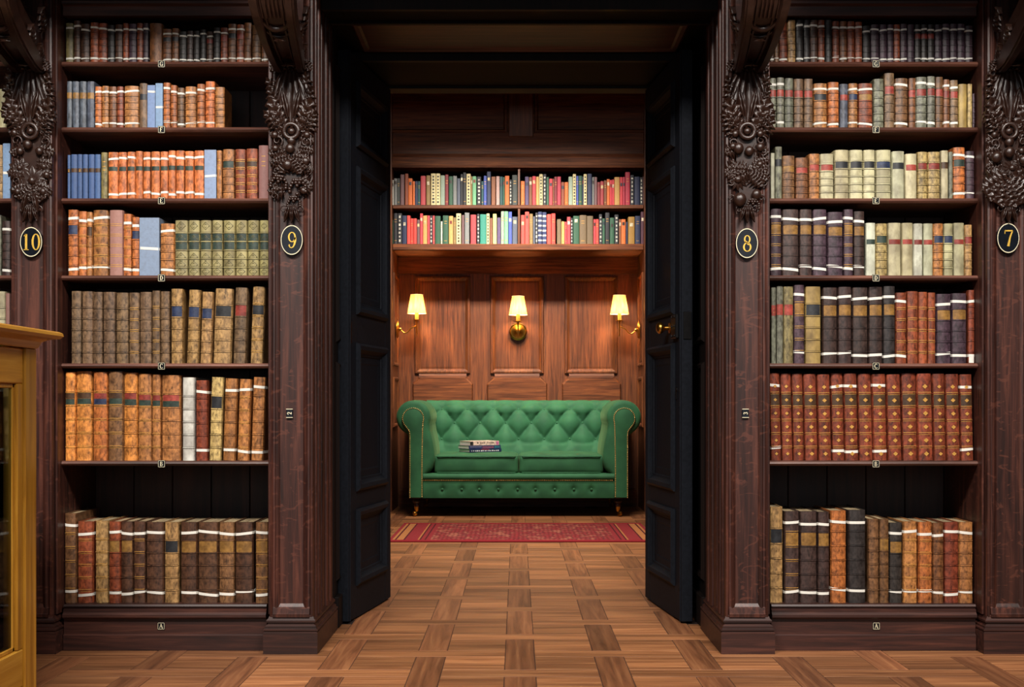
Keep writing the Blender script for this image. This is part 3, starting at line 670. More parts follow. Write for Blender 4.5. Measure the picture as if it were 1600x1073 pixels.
    for sg in (-1, 1):
        P(ME_ACANTH, 'leaf', sg * 10, 206, 0.115, sg * 24, 0, 0.13)
        P(ME_ACANTH, 'leaf', sg * 14, 200, 0.075, sg * 48, 0, 0.13)
        P(ME_BLADE, 'leaf', sg * 4, 186, 0.10, sg * 12, 0, 0.2, yb - 0.008)
        P(ME_CURL, 'curl', sg * 22, 222 + rr.uniform(-3, 3), 0.032 * 1.1, rr.uniform(0, 90))
    P(ME_RING, 'ring', 0, 205, 0.046)
    if kind == 'grapes':
        for dx, py, s in ((0, 220, .028), (-2, 232, .03), (-6, 258, .034), (22, 252, .026)): P(ME_FRUIT, 'fruit', dx, py, s)
        for a in (-130, -100, 100, 125, 150, 215): P(ME_BROAD, 'leaf', 0, 246, 0.062, a, 0, 0.10, yb - 0.004)
        P(ME_GR, 'grape_bunch', 10, 282, 0.052); P(ME_GR, 'grape_bunch', -18, 276, 0.05, 8); P(ME_GR, 'grape_bunch', 4, 308, 0.040)
        P(ME_FL12, 'flower', -20, 268, 0.022)
    elif kind == 'sunflower':
        for dx, py, s in ((-14, 232, .034), (3, 236, .030), (20, 230, .026), (-12, 312, .042), (14, 304, .032)): P(ME_FRUIT, 'fruit', dx, py, s)
        P(ME_FL12, 'flower', -14, 280, 0.036); P(ME_FL8, 'flower', 14, 268, 0.034)
        for a in (75, 95, 115, 140, -80, -110): P(ME_BROAD, 'leaf', 4, 268, 0.064, a, 0, 0.10, yb)
        P(ME_GR, 'grape_bunch', 9, 312, 0.040, 0); P(ME_GR, 'grape_bunch', -10, 325, 0.026, 0)
    elif kind == 'lily':
        for dx, py, s in ((-4, 226, .03), (14, 236, .026), (-16, 236, .024)): P(ME_FRUIT, 'fruit', dx, py, s)
        P(ME_FL8, 'flower', 2, 282, 0.050); P(ME_FL8, 'flower', -18, 262, 0.036, 20); P(ME_FL12, 'flower', 20, 260, 0.028)
        for a in (100, 130, 160, 200, 235, 260): P(ME_BROAD, 'leaf', 0, 290, 0.064, a, 0, 0.09, yb)
        P(ME_GR, 'grape_bunch', -14, 296, 0.034)
        for sg in (-1, 1): P(ME_BLADE, 'leaf', sg * 5, 300, 0.07, 180 - sg * 12, 0, 0.2, yb - 0.006)
    else:
        for dx, py, s in ((0, 222, .03), (0, 238, .034), (-20, 246, .036), (22, 250, .03)): P(ME_FRUIT, 'fruit', dx, py, s)
        P(ME_FL12, 'flower', 6, 262, 0.030); P(ME_FL12, 'flower', -14, 272, 0.026)
        for a in (120, 145, 170, 195, 220, 245): P(ME_BROAD, 'leaf', 0, 278, 0.100, a, 0, 0.12, yb - 0.008)
        P(ME_GR, 'grape_bunch', -18, 300, 0.03); P(ME_GR, 'grape_bunch', 16, 304, 0.03)
    for q_ in range(9):
        py = 122 + q_ * 22 + rr.uniform(-4, 4)
        for sg in (-1, 1):
            if py < 200: P(ME_ACANTH, 'leaf', sg * (17 - (py - 122) * 0.02), py + 26, 0.070 + rr.uniform(0, .015), sg * rr.uniform(10, 38), 0, 0.12, yb + 0.004)
            elif py < 300: P(ME_BROAD, 'leaf', sg * 8, py, 0.052 + rr.uniform(0, .012), sg * rr.uniform(70, 125), 0, 0.09, yb + 0.004)
            if rr.random() < 0.6: P(ME_CURL, 'curl', sg * rr.uniform(20, 27), py + 8, 0.024, rr.uniform(0, 180))
            elif py > 205 and py < 310: P(ME_FRUIT, 'fruit', sg * rr.uniform(18, 26), py, 0.022)
    for a in (-16, 0, 16): P(ME_BLADE, 'leaf', a * 0.2, 318, 0.062, 180 - a, 0, 0.16, yb - 0.002)
    for sg in (-1, 1): P(ME_CURL, 'curl', sg * 12, 326, 0.026, sg * 40)
    # scrolled console that carries the cornice
    low = [(0.0, 1.885), (-0.05, 1.874), (-0.10, 1.879), (-0.16, 1.896), (-0.22, 1.918), (-0.28, 1.945), (-0.325, 1.980), (-0.352, 2.03), (-0.362, 2.10), (-0.352, 2.18), (-0.33, 2.25)]
    def shift(d):
        o = []
        for i, (a, b_) in enumerate(low):
            p, q = low[max(i - 1, 0)], low[min(i + 1, len(low) - 1)]
            dy, dz = q[0] - p[0], q[1] - p[1]; l = math.hypot(dy, dz)
            o.append((a - dz / l * d, b_ + dy / l * d))
        return o
    def body(d): return shift(d) + [(0.0, 2.25)]
    cw = 0.060
    Tc = Matrix.Translation((cl, 0, 0))
    nl = len(low)
    def sweep(c0, c1, w0, w1, d0, d1, nm, parent):
        rings = []; A, B_ = shift(d0), shift(d1)
        for i in range(nl):
            t_ = min(1.0, i / (nl - 4)); c_ = cl + c0 + (c1 - c0) * t_; w_ = w0 + (w1 - w0) * t_
            rings.append([(c_ - w_, B_[i][0], B_[i][1]), (c_ - w_ * 0.7, A[i][0], A[i][1]), (c_ + w_ * 0.7, A[i][0], A[i][1]), (c_ + w_, B_[i][0], B_[i][1])])
        mb = MB(); n = 4; vs = [q for r_ in rings for q in r_]; fs = [(3, 2, 1, 0), tuple(range((nl - 1) * 4, nl * 4))]
        for a_ in range(nl - 1):
            for j in range(4): fs.append((a_ * 4 + j, a_ * 4 + (j + 1) % 4, a_ * 4 + 4 + (j + 1) % 4, a_ * 4 + 4 + j))
        return mb.add(vs, fs).build(nm, OC, parent, 30)
    con = sweep(0, 0, 0.034, 0.054, 0.0, -0.10, 'console', root)
    for sg in (-1, 1):
        sweep(sg * 0.030, sg * 0.054, 0.012, 0.0135, 0.026, -0.03, 'rib', con)
        sweep(sg * 0.040, sg * 0.066, 0.004, 0.006, 0.018, -0.03, 'rib', con)
        sweep(sg * 0.014, sg * 0.030, 0.003, 0.004, 0.008, -0.01, 'rib', con)
    for dy_, r_ in ((0.0, 0.010), (0.030, 0.005)):
        MB().tube([(cl + cw * 0.92 * math.cos(PI + PI * k / 14), -0.318 + dy_ + 0.075 * math.sin(PI * k / 14), 1.972 - dy_ * 0.45 - 0.048 * math.sin(PI * k / 14)) for k in range(15)], r_, 8).build('collar', OC, con, 60)
    mb = MB()
    for a in (-3, -2, -1, 0, 1, 2, 3): mb.tube([(cl + a * 0.012, -0.285, 1.946), (cl + a * 0.012, -0.325, 1.976), (cl + a * 0.012, -0.356, 2.03)], 0.005, 6)
    mb.build('flutes', OC, con, 60)
    for y_, z_, s in ((-0.195, 1.905, 0.045), (-0.06, 1.868, 0.05)):
        o = link(ME_ACANTH, 'leaf', con); o.matrix_local = Matrix.Translation((cl, y_, z_)) @ Matrix.Rotation(-1.15, 4, 'X') @ Matrix.Rotation(PI, 4, 'Y') @ Matrix.Diagonal((s, s * 0.8, s, 1))
    for sg in (-1, 1):
        for y_, z_, s, an in ((-0.02, 1.90, 0.07, 1.2), (-0.09, 1.925, 0.08, 1.0), (-0.01, 1.99, 0.09, 0.9)):
            o = link(ME_ACANTH, 'leaf', con)
            o.matrix_local = Matrix.Translation((cl + sg * (cw - 0.022), y_, z_)) @ Matrix.Rotation(sg * PI / 2, 4, 'Z') @ Matrix.Rotation(-sg * an, 4, 'Y') @ Matrix.Diagonal((s, s * 1.2, s, 1))
    return root
pilaster('10', 18, 83, 51, 'lily', 0, 'carved oak pilaster with lily drop, tablet 10, behind the golden display case', None, 378)
pilaster('9', 421, 490, 457, 'grapes', 1, 'carved oak pilaster with grape drop and tablet 9, left of the passage', '2', 375)
pilaster('8', 1133, 1201, 1166, 'sunflower', -1, 'carved oak pilaster with sunflower drop and tablet 8, right of the passage', '3', 380)
pilaster('7', 1541, 1608, 1573, 'leaves', 0, 'carved oak pilaster with broad leaf drop and tablet 7, at right edge', None, 372)
# cornice carried by the consoles; unseen front pushed out to shade top shelves
for a, b_, nm in ((-1.95, X(470), 'trim_5'), (X(1150), 1.95, 'trim_6')):
    mb = MB(); mb.box(a, b_, -0.40, 0.42, 2.255, 2.30, 0.006); mb.box(a, b_, -0.62, 0.42, 2.30, 2.42, 0.01)
    mb.build(nm, 'oak_x', kind='structure')

# ================================================================ bookcases
BY = 0.050                                   # front edge of the boards
ROWS = [('G', 96), ('F', 198.5), ('E', 309.5), ('D', 430), ('C', 567.5), ('B', 720), ('A', 943.5)]
ZR = {k: Z(v, BY) for k, v in ROWS}
def bookcase(pl, pr, label, plates=None, letters=True):
    x0, x1 = X(pl) + 0.0005, X(pr) - 0.0005; mid = (x0 + x1) / 2; h = (x1 - x0) / 2
    root = empty('bookcase', (mid, BY, 0), label, 'bookcase', 'built-in oak bookcases')
    D = 0.33
    for sg in (-1, 1):
        a, b_ = sorted((sg * h, sg * (h - 0.007))); MB().box(a, b_, -0.034, D, 0.12, 2.25, 0.002).build('side_panel', 'oak_z', root)
    mb = MB(); n = 5
    for i in range(n):
        a = -h + 0.007 + (2 * h - 0.014) * i / n; MB().box(a + 0.001, a + (2 * h - 0.014) / n - 0.001, D - 0.014, D, 0.10, 2.25, 0.002).build('back_board', 'oak_in', root)
    for k, py in ROWS[:-1]:
        z = ZR[k]; t = 0.0155
        prof = [(D - 0.016, z), (0.004, z), (0.0, z - 0.004), (-0.002, z - 0.008), (0.0, z - 0.012), (0.004, z - t), (D - 0.016, z - t)]
        sh = MB().prism(prof[::-1], -h + 0.0075, h - 0.0075, 'x').build('shelf_board', 'oak_lit', root, 40)
        if letters: plate(sh, k, X(plates, BY) - mid, z - 0.009, -0.002)
    # base: floor of the lowest shelf, moulded edge, kick board
    za = ZR['A']; hb = h - 0.0175
    MB().box(-hb, hb, 0.0, D, 0.02, za - 0.0).build('base_floor', 'oak_x', root)
    MB().prism([(0.004, za), (-0.006, za), (-0.010, za - 0.006), (-0.004, za - 0.014), (-0.012, za - 0.018), (-0.012, za - 0.025), (-0.020, za - 0.032), (-0.020, za - 0.040), (-0.014, za - 0.046), (0.004, za - 0.046)][::-1], -hb, hb, 'x').build('base_moulding', 'oak_x', root, 30)
    kb = MB().prism([(0.004, za - 0.046), (-0.006, za - 0.046), (-0.006, 0.052), (-0.012, 0.048), (-0.012, 0.0), (0.004, 0.0)][::-1], -hb, hb, 'x').build('kick_board', 'oak_x', root)
    if letters: plate(kb, 'A', X(plates, BY) - mid, Z(977, BY), -0.006)
    # top rail
    zt = Z(25, BY)
    MB().prism([(D, zt), (-0.004, zt), (-0.004, zt + 0.03), (-0.016, zt + 0.036), (-0.016, zt + 0.044), (-0.006, zt + 0.05), (-0.006, 2.25), (D, 2.25)][::-1], -h + 0.014, h - 0.014, 'x').build('top_rail', 'oak_x', root)
    return root
def plate(parent, ch, x, z, y):
    q = 0.0118
    p = MB().box(x - q, x + q, y - 0.003, y + 0.001, z - q, z + q, 0.0006).build('letter_plate', 'plate', parent, label='small black plate with gold letter ' + ch)
    mb = MB(); b_ = 0.0010; e = q - 0.0012
    for a in ((-e, e, e - b_, e), (-e, e, -e, -e + b_), (-e, -e + b_, -e, e), (e - b_, e, -e, e)): mb.box(x + a[0], x + a[1], y - 0.0036, y - 0.002, z + a[2], z + a[3])
    glyph(mb, ch, x - 0.0056, z - 0.0072, 0.0144, y - 0.003, 0.0008, 0.8, None, 1.0)
    mb.build('letter', 'cream_paint', p)
bookcase(83, 421, 'dark oak bookcase left of the passage, holding bright orange and olive sets', 253)
bookcase(1201, 1541, 'dark oak bookcase right of the passage, holding vellum and russet sets', 1368)
bookcase(-150, 18, 'dark oak bookcase cut off by the left edge, beyond tablet 10', letters=False)

# ================================================================ books
KEY = {  # colour key: (hex, words, material, kind of binding)
 'tn': ('#9c683a', 'tan', 'leather'), 'or': ('#a86232', 'orange-tan', 'leather'), 'oo': ('#b8693a', 'bright orange', 'leather'),
 'br': ('#6e4529', 'brown', 'leather'), 'db': ('#4b3122', 'dark brown', 'leather'), 'rb': ('#7e3f26', 'red-brown', 'leather'),
 'rs': ('#743521', 'russet', 'leather'), 'gb': ('#6b543e', 'grey-brown', 'leather'), 'ol': ('#6e6440', 'olive brown', 'leather'),
 'og': ('#8e865b', 'olive gold', 'vellum'), 'bl': ('#7089ac', 'light blue', 'cloth'), 'gy': ('#74869f', 'grey-blue', 'cloth'), 'nb': ('#3d5680', 'blue', 'cloth'),
 'sl': ('#4b5260', 'slate grey', 'leather'), 'vl': ('#aca684', 'cream vellum', 'vellum'), 'vg': ('#a2a38c', 'pale grey-green vellum', 'vellum'),
 'wv': ('#b6b8ac', 'white vellum', 'vellum'), 'dp': ('#41303a', 'dark plum', 'leather'), 'ma': ('#8f6660', 'mauve', 'cloth'),
 'ho': ('#c8813c', 'honey orange', 'leather'), 'gd': ('#9f7d50', 'golden tan', 'leather'), 'bk': ('#2b2624', 'blackish', 'leather'), 'gg': ('#6b6c5c', 'grey-green mottled', 'leather'),
 'oc': ('#97804a', 'ochre', 'vellum'), 'dm': ('#6a4a2e', 'worn brown', 'leather'), 'ml': ('#a8925e', 'mottled gold', 'leather'), 'dk': ('#3a2a26', 'very dark brown', 'leather')}
LAB = {'k': '#26282c', 'r': '#7c322a', 'g': '#2c3a33', 'u': '#283350', 'o': '#83602f', 'd': '#45301f', 'R': '#923c32'}
LABW = {'k': 'black', 'r': 'red', 'g': 'green', 'u': 'navy', 'o': 'ochre', 'd': 'dark', 'R': 'red'}
ORD = ['first', 'second', 'third', 'fourth', 'fifth', 'sixth', 'seventh', 'eighth', 'ninth', 'tenth', 'eleventh', 'twelfth', 'thirteenth', 'fourteenth', 'fifteenth', 'sixteenth', 'seventeenth', 'eighteenth', 'nineteenth']
def ordinal(n):
    if n <= 19: return ORD[n - 1]
    t = {2: 'twent', 3: 'thirt', 4: 'fort', 5: 'fift', 6: 'sixt', 7: 'sevent'}[n // 10]
    return t + 'ieth' if n % 10 == 0 else t + 'y-' + ORD[n % 10 - 1]
NA = 6                                      # segments round a spine
def spine_arc(hw, bulge, o=0.0):
    """points of the rounded spine from left to right, pushed out by o"""
    return [(-(hw + o * 0.4) * math.cos(PI * i / NA), -(bulge * math.sin(PI * i / NA) ** 0.8) - o) for i in range(NA + 1)]
def strip(mb, hw, bulge, z0, z1, o, skew=0.0, back=0.0):
    """band across the spine between two heights; back > 0 carries it round the boards"""
    pts = spine_arc(hw, bulge, o)
    if back: pts = [(-hw - o, back)] + [(-hw - o, 0.002)] + pts[1:-1] + [(hw + o, 0.002), (hw + o, back)]
    n = len(pts); vs = []
    for x, y in pts:
        dz = skew * x
        vs += [(x, y, z0 + dz), (x, y, z1 + dz)]
    for x, y in pts:
        dz = skew * x; yy = y + (0.002 if o > 0 else 0) if not back else y
        xx = x * (1 - 0.0006 / max(hw, 0.001))
        vs += [(xx, y + 0.0015, z0 + dz), (xx, y + 0.0015, z1 + dz)]
    fs = []
    for i in range(n - 1):
        a = 2 * i; q = 2 * n + a
        fs += [(a, a + 2, a + 3, a + 1), (a + 1, a + 3, q + 3, q + 1), (a, q, q + 2, a + 2)]
    mb.add(vs, fs)
def cover_mb(hw, bulge, H, D, t):
    outer = [(-hw, D), (-hw, 0.004)] + spine_arc(hw, bulge) + [(hw, 0.004), (hw, D)]
    inner = [(hw - t, D), (hw - t, 0.006), (-hw + t, 0.006), (-hw + t, D)]
    n = len(outer); mb = MB(); vs = []
    for z in (0, H): vs += [(x, y, z) for x, y in outer]
    for z in (0, H): vs += [(x, y, z) for x, y in inner]
    fs = [(i, i + 1, n + i + 1, n + i) for i in range(n - 1)]
    q = 2 * n
    fs += [(q + i, q + i + 1, q + 4 + i + 1, q + 4 + i) for i in range(3)]
    fs += [(n - 1, q, q + 4, 2 * n - 1), (q + 3, 0, n, q + 7)]
    # top and bottom rims: left board, spine, right board
    for off, qo in ((0, 0), (n, 4)):
        fs.append((off + 0, off + 1, q + qo + 2, q + qo + 3))
        fs.append((off + n - 1, q + qo + 0, q + qo + 1, off + n - 2))
        fs.append(tuple([off + k for k in range(1, n - 1)] + [q + qo + 1, q + qo + 2]))
    return mb.add(vs, fs)
def book(x0, x1, zb, zt, key, opt, y, label, name='antique_book', cat='book', group=None, lean=0.0, depth=None, flat=False):
    c, word, mname = KEY[key]
    hw = (x1 - x0) / 2 - 0.0008; H = zt - zb
    D = depth or min(0.24, max(0.10, H * 0.72)); smooth = mname == 'cloth' or 'S' in opt
    bulge = hw * (0.22 if flat or 'F' in opt else 0.62); bulge = min(bulge, 0.013)
    if 'X' in opt: bulge = 0.0006
    t = min(0.0026, hw * 0.3)
    base = lin(c); j = R.uniform(0.82, 1.16) if 'J' not in opt else R.uniform(0.95, 1.05)
    k2 = (base[0] * j, base[1] * j * R.uniform(0.97, 1.03), base[2] * j * R.uniform(0.94, 1.06), 1)
    root = cover_mb(hw, bulge, H, D, t).build(name, mname, None, 35, ((x0 + x1) / 2, y + bulge, zb), (0, lean, 0), label, cat, group, color=k2)
    MB().box(-hw + t, hw - t, 0.006, D - 0.004, 0.003, H - 0.0035).build('page_block', 'page', root)
    if not smooth and 'X' not in opt:
        n = 5; mb = MB()
        for i in range(n):
            z = H * (0.13 + 0.74 * (i + 0.5) / n) if False else H * (0.155 + 0.155 * i)
            strip(mb, hw * 0.985, bulge, z - 0.0014, z + 0.0014, 0.0018)
        mb.build('raised_bands', mname, root, 40, kind='stuff', color=tuple(min(1, a * 1.12) for a in k2[:3]) + (1,))
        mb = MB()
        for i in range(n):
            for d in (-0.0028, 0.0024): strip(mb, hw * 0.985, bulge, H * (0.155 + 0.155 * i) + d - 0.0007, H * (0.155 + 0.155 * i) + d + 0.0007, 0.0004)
        mb.build('band_shade_lines', mname, root, 40, kind='stuff', color=tuple(a * 0.28 for a in k2[:3]) + (1,))  # dark strips beside each band, its shade painted on the spine
    bandz = lambda i: H * (0.155 + 0.155 * i)
    def lab(z0, z1, ck, nm='title_label'):
        mb = MB(); strip(mb, hw * 0.96, bulge, z0, z1, 0.0006); return mb.build(nm, 'tint', root, 40, color=lin(LAB[ck]))
    if mname == 'leather' and not smooth and 'X' not in opt and 'G' not in opt and H > 0.2 and R.random() < 0.35: opt = opt + 'G'
    i = 0; slot = 0; gilt = MB(); has = False
    while i < len(opt):
        ch = opt[i]
        if ch in 'tbm':
            z = {'t': H * R.uniform(0.845, 0.885), 'b': H * R.uniform(0.095, 0.15), 'm': H * 0.47}[ch]
            tw = min(0.0085, H * 0.045); mb = MB()
            strip(mb, hw, bulge, z - tw / 2, z + tw / 2, 0.0008, R.uniform(-0.12, 0.12), D * 0.98); mb.build('tape', 'tape', root, 40)
        elif ch == 'L':
            ck = opt[i + 1]; i += 1
            z0, z1 = (bandz(3) + 0.002, bandz(4) - 0.002) if slot == 0 else (bandz(2) + 0.002, bandz(3) - 0.002)
            if 'Y' in opt: z0, z1 = (H * 0.60, H * 0.69) if slot == 0 else (H * 0.73, H * 0.82)
            if 'Y' in opt and not smooth: z0, z1 = (H * 0.629, H * 0.697) if slot == 0 else (H * 0.700, H * 0.766)
            l_ = lab(z0, z1, ck); slot += 1
            g = MB()
            for q in (0.30, 0.66): strip(g, hw * 0.62, bulge * 0.8 + 0.0010, z0 + (z1 - z0) * q - 0.0013, z0 + (z1 - z0) * q + 0.0013, 0.0006)
            if ck == 'o': g.build('title_lines', 'tint', l_, kind='stuff', color=lin('#3a2413'))
            else: g.build('title_lines', 'gilt', l_, kind='stuff')
        elif ch == 'G':
            for q in range(5):
                for d in (-0.0030, 0.0030): strip(gilt, hw * 0.97, bulge, bandz(q) + d - 0.0008, bandz(q) + d + 0.0008, 0.0006)
            has = True
        elif ch == 'H':
            for q in (0.62, 0.70, 0.80): strip(gilt, hw * 0.7, bulge * 0.9 + 0.0006, H * q - 0.0012, H * q + 0.0012, 0.0008)
            has = True
        elif ch == 'Q':        # small gilt diamonds in the panels between the bands
            for q in range(6):
                zc = H * (0.155 + 0.155 * (q - 0.5)); s = hw * 0.34
                gilt.add([(-s, -bulge - 0.0008, zc), (0, -bulge - 0.001, zc - s * 0.9), (s, -bulge - 0.0008, zc), (0, -bulge - 0.001, zc + s * 0.9)], [(0, 1, 2, 3)])
            has = True
        elif ch == 'W':        # dark diamond tooling on the olive set
            mb = MB()
            for q in (0.08, 0.20, 0.34, 0.66, 0.90):
                zc = H * q; s = hw * 0.72
                for e in (1.0, 0.55):
                    a = s * e; wq = s * 0.16
                    for sx_ in (-1, 1):
                        for sz_ in (-1, 1):
                            mb.add([(sx_ * a, -bulge * 0.75 - 0.0008, zc), (sx_ * (a - wq), -bulge * 0.85 - 0.0008, zc), (0, -bulge - 0.0012, zc + sz_ * (a - wq)), (0, -bulge - 0.0012, zc + sz_ * a)], [(0, 1, 2, 3)])
            mb.build('tooling', 'tint', root, kind='stuff', color=lin('#5a5634'))
        elif ch == 'P':        # paper shelf label at the foot
            mb = MB(); strip(mb, hw * 0.9, bulge, H * 0.01, H * 0.09, 0.0008); mb.build('paper_label', 'paper', root)
        i += 1
    if has: gilt.build('gilt_lines', 'gilt', root, kind='stuff')
    return root
SPY = BY + 0.016
def shelf(letter, case_word, x_start, bottom, data, group, lean=0.0, ybase=SPY):
    """data: 'x1:top:key:options' or 'x0~x1:top:key:options' in photograph pixels at the spine plane"""
    xs = x_start; rows = data.split(); zb = ZR[letter] if bottom is None else bottom
    for n_, e in enumerate(rows):
        f = e.split(':'); op = f[3] if len(f) > 3 else ''
        if '~' in f[0]: a, b_ = map(float, f[0].split('~'))
        else: a, b_ = xs, float(f[0])
        xs = b_
        yy = ybase + R.uniform(0.0, 0.010)
        _, word, mname = KEY[f[2]]
        ft = ' with white ties' if 't' in op or 'b' in op else ' with one white tie' if 'm' in op else ''
        if not ft and 'L' in op: ft = ' with ' + LABW[op[op.index('L') + 1]] + ' label'
        bind = mname if 'vellum' not in word else ''
        if mname == 'vellum' and not bind: bind = ''
        if 'X' in op: bind = 'card box'
        elif mname == 'vellum' and 'vellum' not in word: bind = 'leather'
        lb = '%s %s book%s, %s from left, shelf %s of %s' % (word, bind, ft, ordinal(n_ + 1), letter, case_word)
        if 'X' in op: lb = lb.replace('card box book', 'book box')
        lb = ' '.join(lb.split())
        ln = lean
        mm = [q for q in op if q in '<>']
        if mm: ln = math.radians(1.8 * len(mm)) * (1 if mm[0] == '>' else -1)
        op2 = op.replace('<', '').replace('>', '')
        book(X(a, yy), X(b_, yy), zb + 0.0003 + abs(math.sin(ln)) * (X(b_, yy) - X(a, yy)) / 2, Z(float(f[1]), yy), f[2], op2, yy, lb, 'book_box' if 'X' in op else 'antique_book', 'book', group, ln)
LG, RG = 'old books in the left bookcase', 'old books in the right bookcase'
LC, RC = 'left bookcase', 'right bookcase'
shelf('G', LC, 101.7, None, '114.5:36:ol:tbS 125.2:32:db:tb 140:37:db:tb 153.6:35:rb:tb 167.3:36:rb:tb 179:39:bk:tb 191.7:38:db:tb 200.5:36:rb:tb 213.3:37:dp:tb 223:36:rb:tb 231.9:36:dp:tb 253.4:36:br:S 268:45:br:tbLk 279.3:44:br:tbLk 291.5:49:bk:tb 301.8:48:dk:tb 312:48:bk:tb 322:46:bk:tb 333:49:db:tbLr 344:43:bk:tb 355.6:43:rb:tbLr 369:37:br:tbLk 381:38:rb:tbLr 393:35:br:b 408:39:dm:b 419:40:br:b', LG)
shelf('F', LC, 103.7, None, '112.5:127:sl:LoS 123.7:127:sl:LoS 135:127:sl:LoS 147.7:127:sl:LoS 158.5:135:or:tb 170:134:tn:tb 182:135:br:tb 192.7:135:rb:tb 217:134:tn:tb 230:130:gb:LkS 242.6:133:bl:tX 254.4:130:bl:mX 266:129:or:tb 276.4:133:or:tb 288:137:dm:tb 307:135:tn:tb 320:131:or:tb 336:127:oo:tb 351:136:tn:F', LG)
shelf('E', LC, 105, None, '110:242:nb:LdSY 120.8:241:nb:LdSY 128.5:241:nb:LdSY 137.6:241:nb:LdSY 147.7:241:nb:LdSY 157:241:nb:LdSY 167.8:238:ol:HS 184.6:237.5:oo:tbLgYSJ 198:237.5:oo:tbLgYSJ 211:237:oo:tbLgYSJ 223:236:oo:LgYSJ 235:237:oo:tbLgYSJ 250:236.5:oo:tbLgYSJ 262.3:236.5:oo:tbLgYSJ 274:235:oo:tbLgYSJ 288:235:oo:tbLgYSJ 302.6:236:oo:tbLgYSJ 319:235:oo:tbLgYSJ 338:234:gy:mX 346.6:235:tn:HS 366.3:233:tn:Lg 383.8:233:rb:LdG 403:232:rb:LdG 420:227:ma:HS', LG)
shelf('D', LC, 105, None, '122:327.5:or:tbLu 135.3:330:or:tb 143.8:331:tn:tbLd 169.4:328:tn:tb 192:328:ma:G 205.4:334:or:tb 217.5:339:or:tbLu 249:340:gy:mX 272:349:tn:tb 293.6:344:og:LgLgWJ 312:344:og:LgLgWJ 330.5:344:og:LgLgWJ 348:344:og:LgLgWJ 367.5:344:og:LgLgWJ 386:344:og:LgLgWJ 405:344:og:LgLgWJ 420:344:og:LgLgWJ', LG)
shelf('C', LC, 110, None, '127:454.6:gb: 145:455:gb: 160:456:gb: 180:456:gb: 200.7:457:gb: 217.5:457:gb: 237:456:gb: 250:454:gb: 265:455:gb: 266~285.5:451:gd:Lu 290.5~309.5:452.5:gd:Lu> 311.5~329.6:455.7:gd:Lu> 331.5~360.5:450.6:gd:Lk> 363~383.5:449:gb:Lr> 390~410.7:447.6:gd:Lk>', LG)
shelf('B', LC, 100.6, None, '117.4:581:ho:YLgLd 144:580:ho:YLgLd 167.7:581:or:YLuLr 192:580:dm:YLgLd 214.4:582:ho:YLgLr 237:584:tn:YLgLr 251:585:tn:YLgLr 282:586:tn:YLgLR 284~303.5:589.5:wv: 305~324:594:rs:tb 325.5~345:589:ml:Lk> 347~367:591:tn:tb> 369.5~388:592:tn:tb> 391~411:589:tn:tb>', LG)
shelf('A', LC, 99.6, None, '118.7:802:dm:tb 119.6~144.8:815:rb:tb 147.5~169:813.6:gd: 187.7:815:rb:tbLo 207.5:815:db:tbLo 227:815:db:tb 255.3:816:db:tb 255.8~279:816:gd:Lk 281~307.8:816:db:tbLo 340.7:816:db:tbLo 366.2:816:dm:tbLo 395.5:816:db:tbLo 398~419:816:dm:tbLo', LG)
shelf('G', RC, 1203, None, '1210:40:db:b 1217.4:38:dm:b 1231:34:rb:b 1243.8:31:gd: 1256:31:bk:tb 1266:31:bk:tb 1278.4:31:db:tb 1289.4:31:rb:tb 1300.5:31:bk: 1312:33:rb:tb 1324:33:br:tb 1336:33:rb:tb 1348:34:rb:tb 1360.6:40:bk:tb 1374.6:38:dp:tb 1386.7:38:dp:tb 1397:38:dp:tb 1407:38:rb:tb 1418:37:dp:tb 1429.4:38:dp: 1439.6:38:bk:tbLr 1449.7:38:bk:tbLr 1460.7:38:bk:tbLr 1472.4:38:dp:tb 1484.6:37:dp:tb 1496:37:dp:tb 1508.4:37:dp:tb 1521:40:dp:tb', RG)
shelf('F', RC, 1202.5, None, '1213.5:122:gg:tbLR 1226:121:gg:tbLR 1240.5:122:gg:LR 1256:123:gb:LR 1271:123:gb:LR 1293.7:130:tn:tbLk 1312:128:or:tb 1326:131:sl:LRS 1341:130:tn:tbLu 1365:130:rb:tbLo 1382:123:gg: 1398.5:114:gb:LR 1420:122:dm:tb 1431.7:122:br:LR 1449:120:gg:tbLr 1462:119:gg:tbLr 1474.4:120:dm:LR 1484.6:124:br:tbLr 1498:125:gb:tbLR 1512:131:oc:S 1519.8:131:ml:S 1523.5:146:dp:', RG)
shelf('E', RC, 1204, None, '1211:239:vg:S 1222.6:229:gg:LkS 1243:243:dm:Lo 1264:246:br:LR 1281.6:240:tn:LR 1304:240:vl:LR 1327.7:234:vl:Lk 1349.4:234:vl:Lk 1368.5:234:vl:Lk 1393.8:234:vl:Lu 1414.6:236:vg:LkS 1434:240:vl:LRS 1450:237:ml:Lr 1470.5:237:ml:Lr 1482.6:235:vl:LdS 1489.5:237:gg:S 1509.6:230:or:tbLg 1523.5:236:dp:tb', RG)
shelf('D', RC, 1204, None, '1222:326:dp:tbLo 1249.4:327:dk:tbLo 1270:327:dk:tbLo 1293:327:dp:tbLo 1318.6:331:dp:tbLo 1334:327:dp:tbLo 1352:330:dk:tbLo 1353~1369:348:wv:LgSY 1387.7:349:ml:Lg 1409.4:348:vl:LrSY 1427.8:348:vl:LRSY 1442.5:349:wv:LrSY 1459:349:vg:LRSY 1475:349:tn:Lu 1490:349:vl:Lu 1508:348:vl:LrSY 1519.7:351:gd:Lr', RG)
